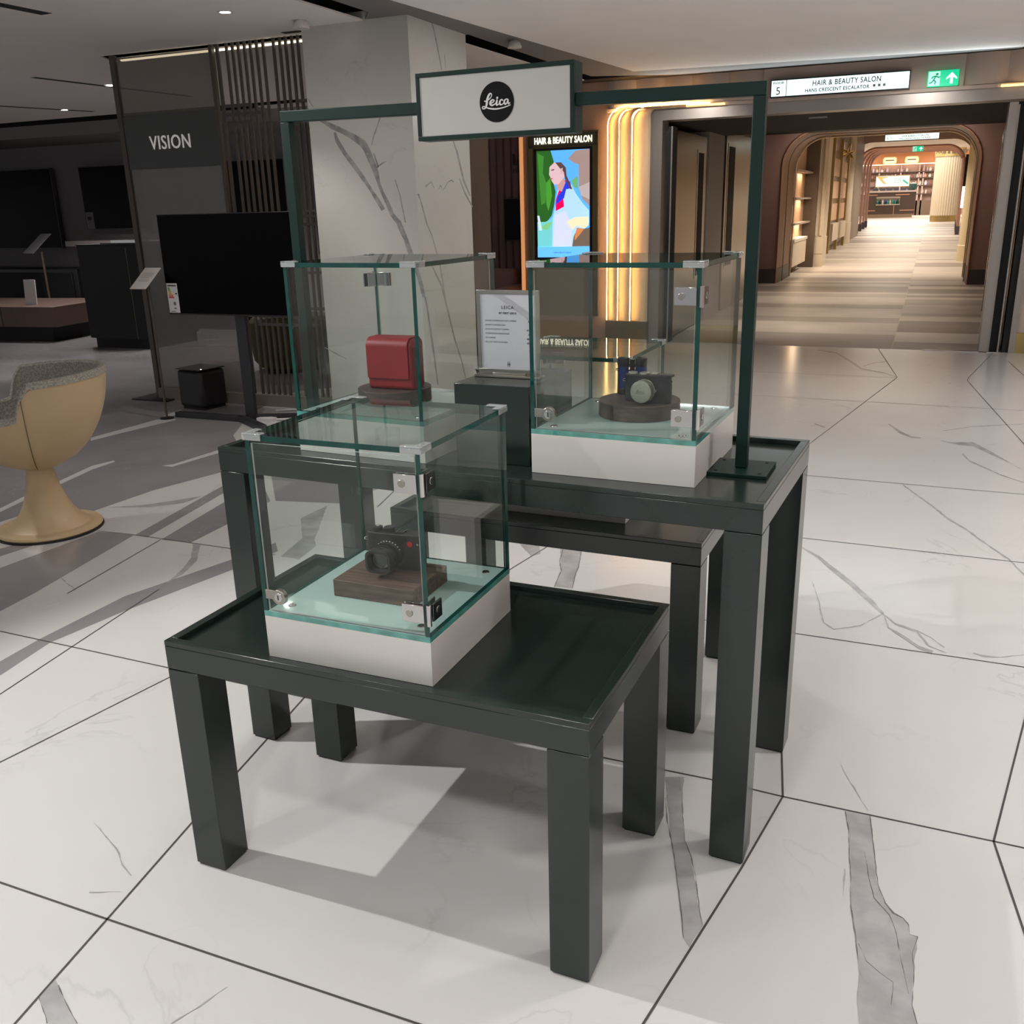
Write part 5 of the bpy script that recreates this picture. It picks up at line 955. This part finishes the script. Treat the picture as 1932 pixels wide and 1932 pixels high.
# fluted wide column with gold base
fc = thing('fluted_column', 'very wide fluted cream column with a brushed gold foot and gold header', 'column', (.72, 69.8, 0), 0)
P = []
for i in range(72):
    a_ = 2*math.pi*i/72; r = .86-.035*(i % 2); P.append((r*math.cos(a_), r*math.sin(a_)))
MB().prism(P, .38, 3.95, mat('ivory_flutes', (.60, .50, .36), .6)).build('shaft', fc); MB().cyl((0, 0, 0), .84, .84, .38, GOLD, n=48).build('foot', fc)
hh_ = MB().cyl((0, 0, 3.95), .90, .90, .50, mat('gold_header', (.66, .48, .20), .35, .6), n=48).build('header', fc)
text('HAIR & BEAUTY', .26, BROWNC, hh_, (.06, -.93, 4.2), ext=.01, bold=.008)
# counter
ctn = thing('sales_counter', 'dark brown sales counter with gold inlays at the end of the corridor', 'counter', (-5.2, 85.5, 0), R(0))
MB().box(0, 3.86, 0, 1.6, .28, 1.95, BROWNC).build('body', ctn); MB().box(.05, 3.7, .05, 1.5, 0, .28, mat('counter_plinth', (.30, .22, .14), .4, .5)).build('plinth', ctn)
MB().box(-.1, 3.95, -.05, 1.7, 1.95, 2.08, mat('counter_top_pale', (.60, .50, .46), .3)).build('worktop', ctn)
MB().box(0, 1.0, -.02, 0, 1.72, 1.80, COPPER).box(2.35, 3.4, -.02, 0, 1.72, 1.80, COPPER).box(0, .9, -.02, 0, .52, .60, COPPER).box(2.75, 3.84, -.02, 0, .52, .60, COPPER).box(2.28, 2.33, -.02, 0, .2, 1.1, COPPER).build('inlay', ctn)
MB().box(.95, 2.72, -.03, 0, .95, 1.62, mat('vitrine_back', (.30, .26, .22), .5)).box(.93, 2.74, -.16, 0, .98, 1.04, CREAMS).box(.93, 2.74, -.16, 0, 1.52, 1.56, CREAMS).build('vitrine', ctn)
cols = [(.02, .20, .18), (.0, .02, .02), (.60, .56, .50), (.05, .03, .20), (.02, .22, .22), (.55, .48, .40), (.04, .25, .22)]
for i in range(9):
    c_ = cols[i % 7]; o = MB().lathe([(.07, 0), (.09, .05), (.09, .22), (.04, .28), (.04, .36), (0, .36)], mat('gift_%d' % (i % 7), c_, .4), n=12).build('bottle')
    o.location = (-4.15+i*.19, 85.42, 1.042); tag(o, 'small coloured bottle in the lit front window of the far counter', 'bottle', 'bottles in the counter window')
lbx = thing('lightbox_picture', 'bright lightbox picture in pink and green on the far counter', 'lightbox', (-4.5, 86.3, 2.1), 0)
MB().box(0, 2.6, 0, .15, .25, 1.15, GOLD).box(.3, .34, .05, .1, 0, .25, GOLD).box(2.2, 2.24, .05, .1, 0, .25, GOLD).build('frame', lbx); 
pm = MB(); pm.box(.06, 2.54, -.01, 0, .31, 1.09, emit('pic_pink', (1, .72, .66), 1.15)).add([(.06, -.02, 1.09), (.6, -.02, .55), (.9, -.02, .45), (.5, -.02, .9), (1.1, -.02, 1.05)], [[0, 1, 2, 3, 4]], emit('pic_rust', (.55, .22, .06), .9)).add([(.06, -.022, .95), (.55, -.022, .45), (.06, -.022, .31)], [[0, 1, 2]], emit('pic_white', (1, .98, .95), 1.3)).add([(.7, -.024, .75), (.95, -.024, .9), (1.15, -.024, .75), (.9, -.024, .55)], [[0, 1, 2, 3]], emit('pic_white', (1, .98, .95), 1.3))
for i in range(5):
    for j in range(3): pm.box(1.45+i*.13, 1.53+i*.13, -.026, -.02, .55+j*.15+(i % 2)*.06, .63+j*.15+(i % 2)*.06, emit('pic_green', (.02, .25, .17), .8))
pm.add([(2.05, -.026, .7), (2.5, -.026, .38), (2.5, -.026, .55), (2.1, -.026, .85)], [[0, 1, 2, 3]], emit('pic_green', (.02, .25, .17), .8)); pm.build('picture', lbx, smooth=False)
for i in range(6):
    o = MB().box(-.20, .20, -.1, .1, 0, .22, mat('navy_box', (.03, .035, .055), .5)).build('dark_box', bevel=.02); o.location = (-4.4+i*.52, 85.9, 2.081)
    tag(o, 'low navy box on the worktop of the far counter', 'box', 'navy boxes on the far counter')
gd_ = MB().lathe([(.12, 0), (.30, .1), (.34, .3), (.28, .5), (.0, .58)], mat('dark_green_urn', (.02, .06, .055), .4), n=20).build('green_vase'); gd_.location = (-1.62, 86.0, 2.081); tag(gd_, 'rounded dark green vase at the end of the far counter', 'vase')
# product shelving on the end wall
sh_ = thing('product_shelving', 'wall of lit dark shelves full of pale products behind the far counter', 'shelving', (0, 0, 0), 0)
MB().box(-6.8, .5, 95.5, 95.95, 1.2, 4.3, mat('shelf_back_pink', (.38, .24, .20), .6)).build('back_panel', sh_)
MB().box(-6.8, .5, 95.0, 95.9, 0, 1.25, mat('base_cabinet_brown', (.14, .09, .06), .5)).build('base_cabinet', sh_)
for x in (-6.6, -4.75, -2.95, -1.45, -1.1, .45): MB().box(x, x+.12, 95.0, 95.6, 0, 4.3, mat('upright_pink', (.45, .32, .27), .5)).build('upright', sh_)
for z in (1.75, 2.45, 3.10, 3.62): MB().box(-6.7, .5, 95.0, 95.6, z, z+.07, BROWNC).build('shelf', sh_)
for i, x in enumerate((-3.9, -2.1)):
    p_ = thing('brand_plaque', ['gold arched plaque above the shelves over the lightbox', 'gold arched plaque with dark lettering above the shelves'][i], 'plaque', (x, 95.0, 4.36), 0, 'gold plaques above the shelves')
    MB().prism(rrect(1.15, .62, .2, 5, 0, .31), -.06, 0, GOLD, 'y').build('frame', p_); f_ = MB().prism(rrect(1.0, .5, .16, 5, 0, .31), -.07, -.06, emit('plaque_glow', (1, .78, .45), .75), 'y').build('face', p_)
    MB().box(-.35, .35, -.075, -.07, .28, .36, BROWNC).build('lettering', f_)
rnd = random.Random(3); PC = [(.72, .55, .45), (.60, .30, .24), (.75, .66, .60), (.55, .40, .50), (.30, .12, .10), (.70, .60, .68)]
bt = []
for z, nm in ((3.17+.52, 'top shelf'), (3.17, 'second shelf'), (2.52, 'third shelf'), (1.82, 'lowest shelf')):
    z = {'top shelf': 3.69, 'second shelf': 3.17, 'third shelf': 2.52, 'lowest shelf': 1.82}[nm]
    x = -6.4
    while x < .3:
        wd = rnd.uniform(.07, .15); h = rnd.uniform(.25, .42)
        if rnd.random() < .85:
            k_ = rnd.randrange(len(PC)); 
            o = MB().lathe([(wd*.8, 0), (wd, .03), (wd, h*.7), (wd*.4, h*.82), (wd*.4, h), (0, h)], mat('product_%d' % k_, PC[k_], .5), n=10).build('product_bottle')
            o.location = (x, 95.2, z); tag(o, 'pale cosmetic bottle on the '+nm+' of the far shop wall', 'bottle', 'bottles on the '+nm)
        x += wd*2+rnd.uniform(.08, .25)
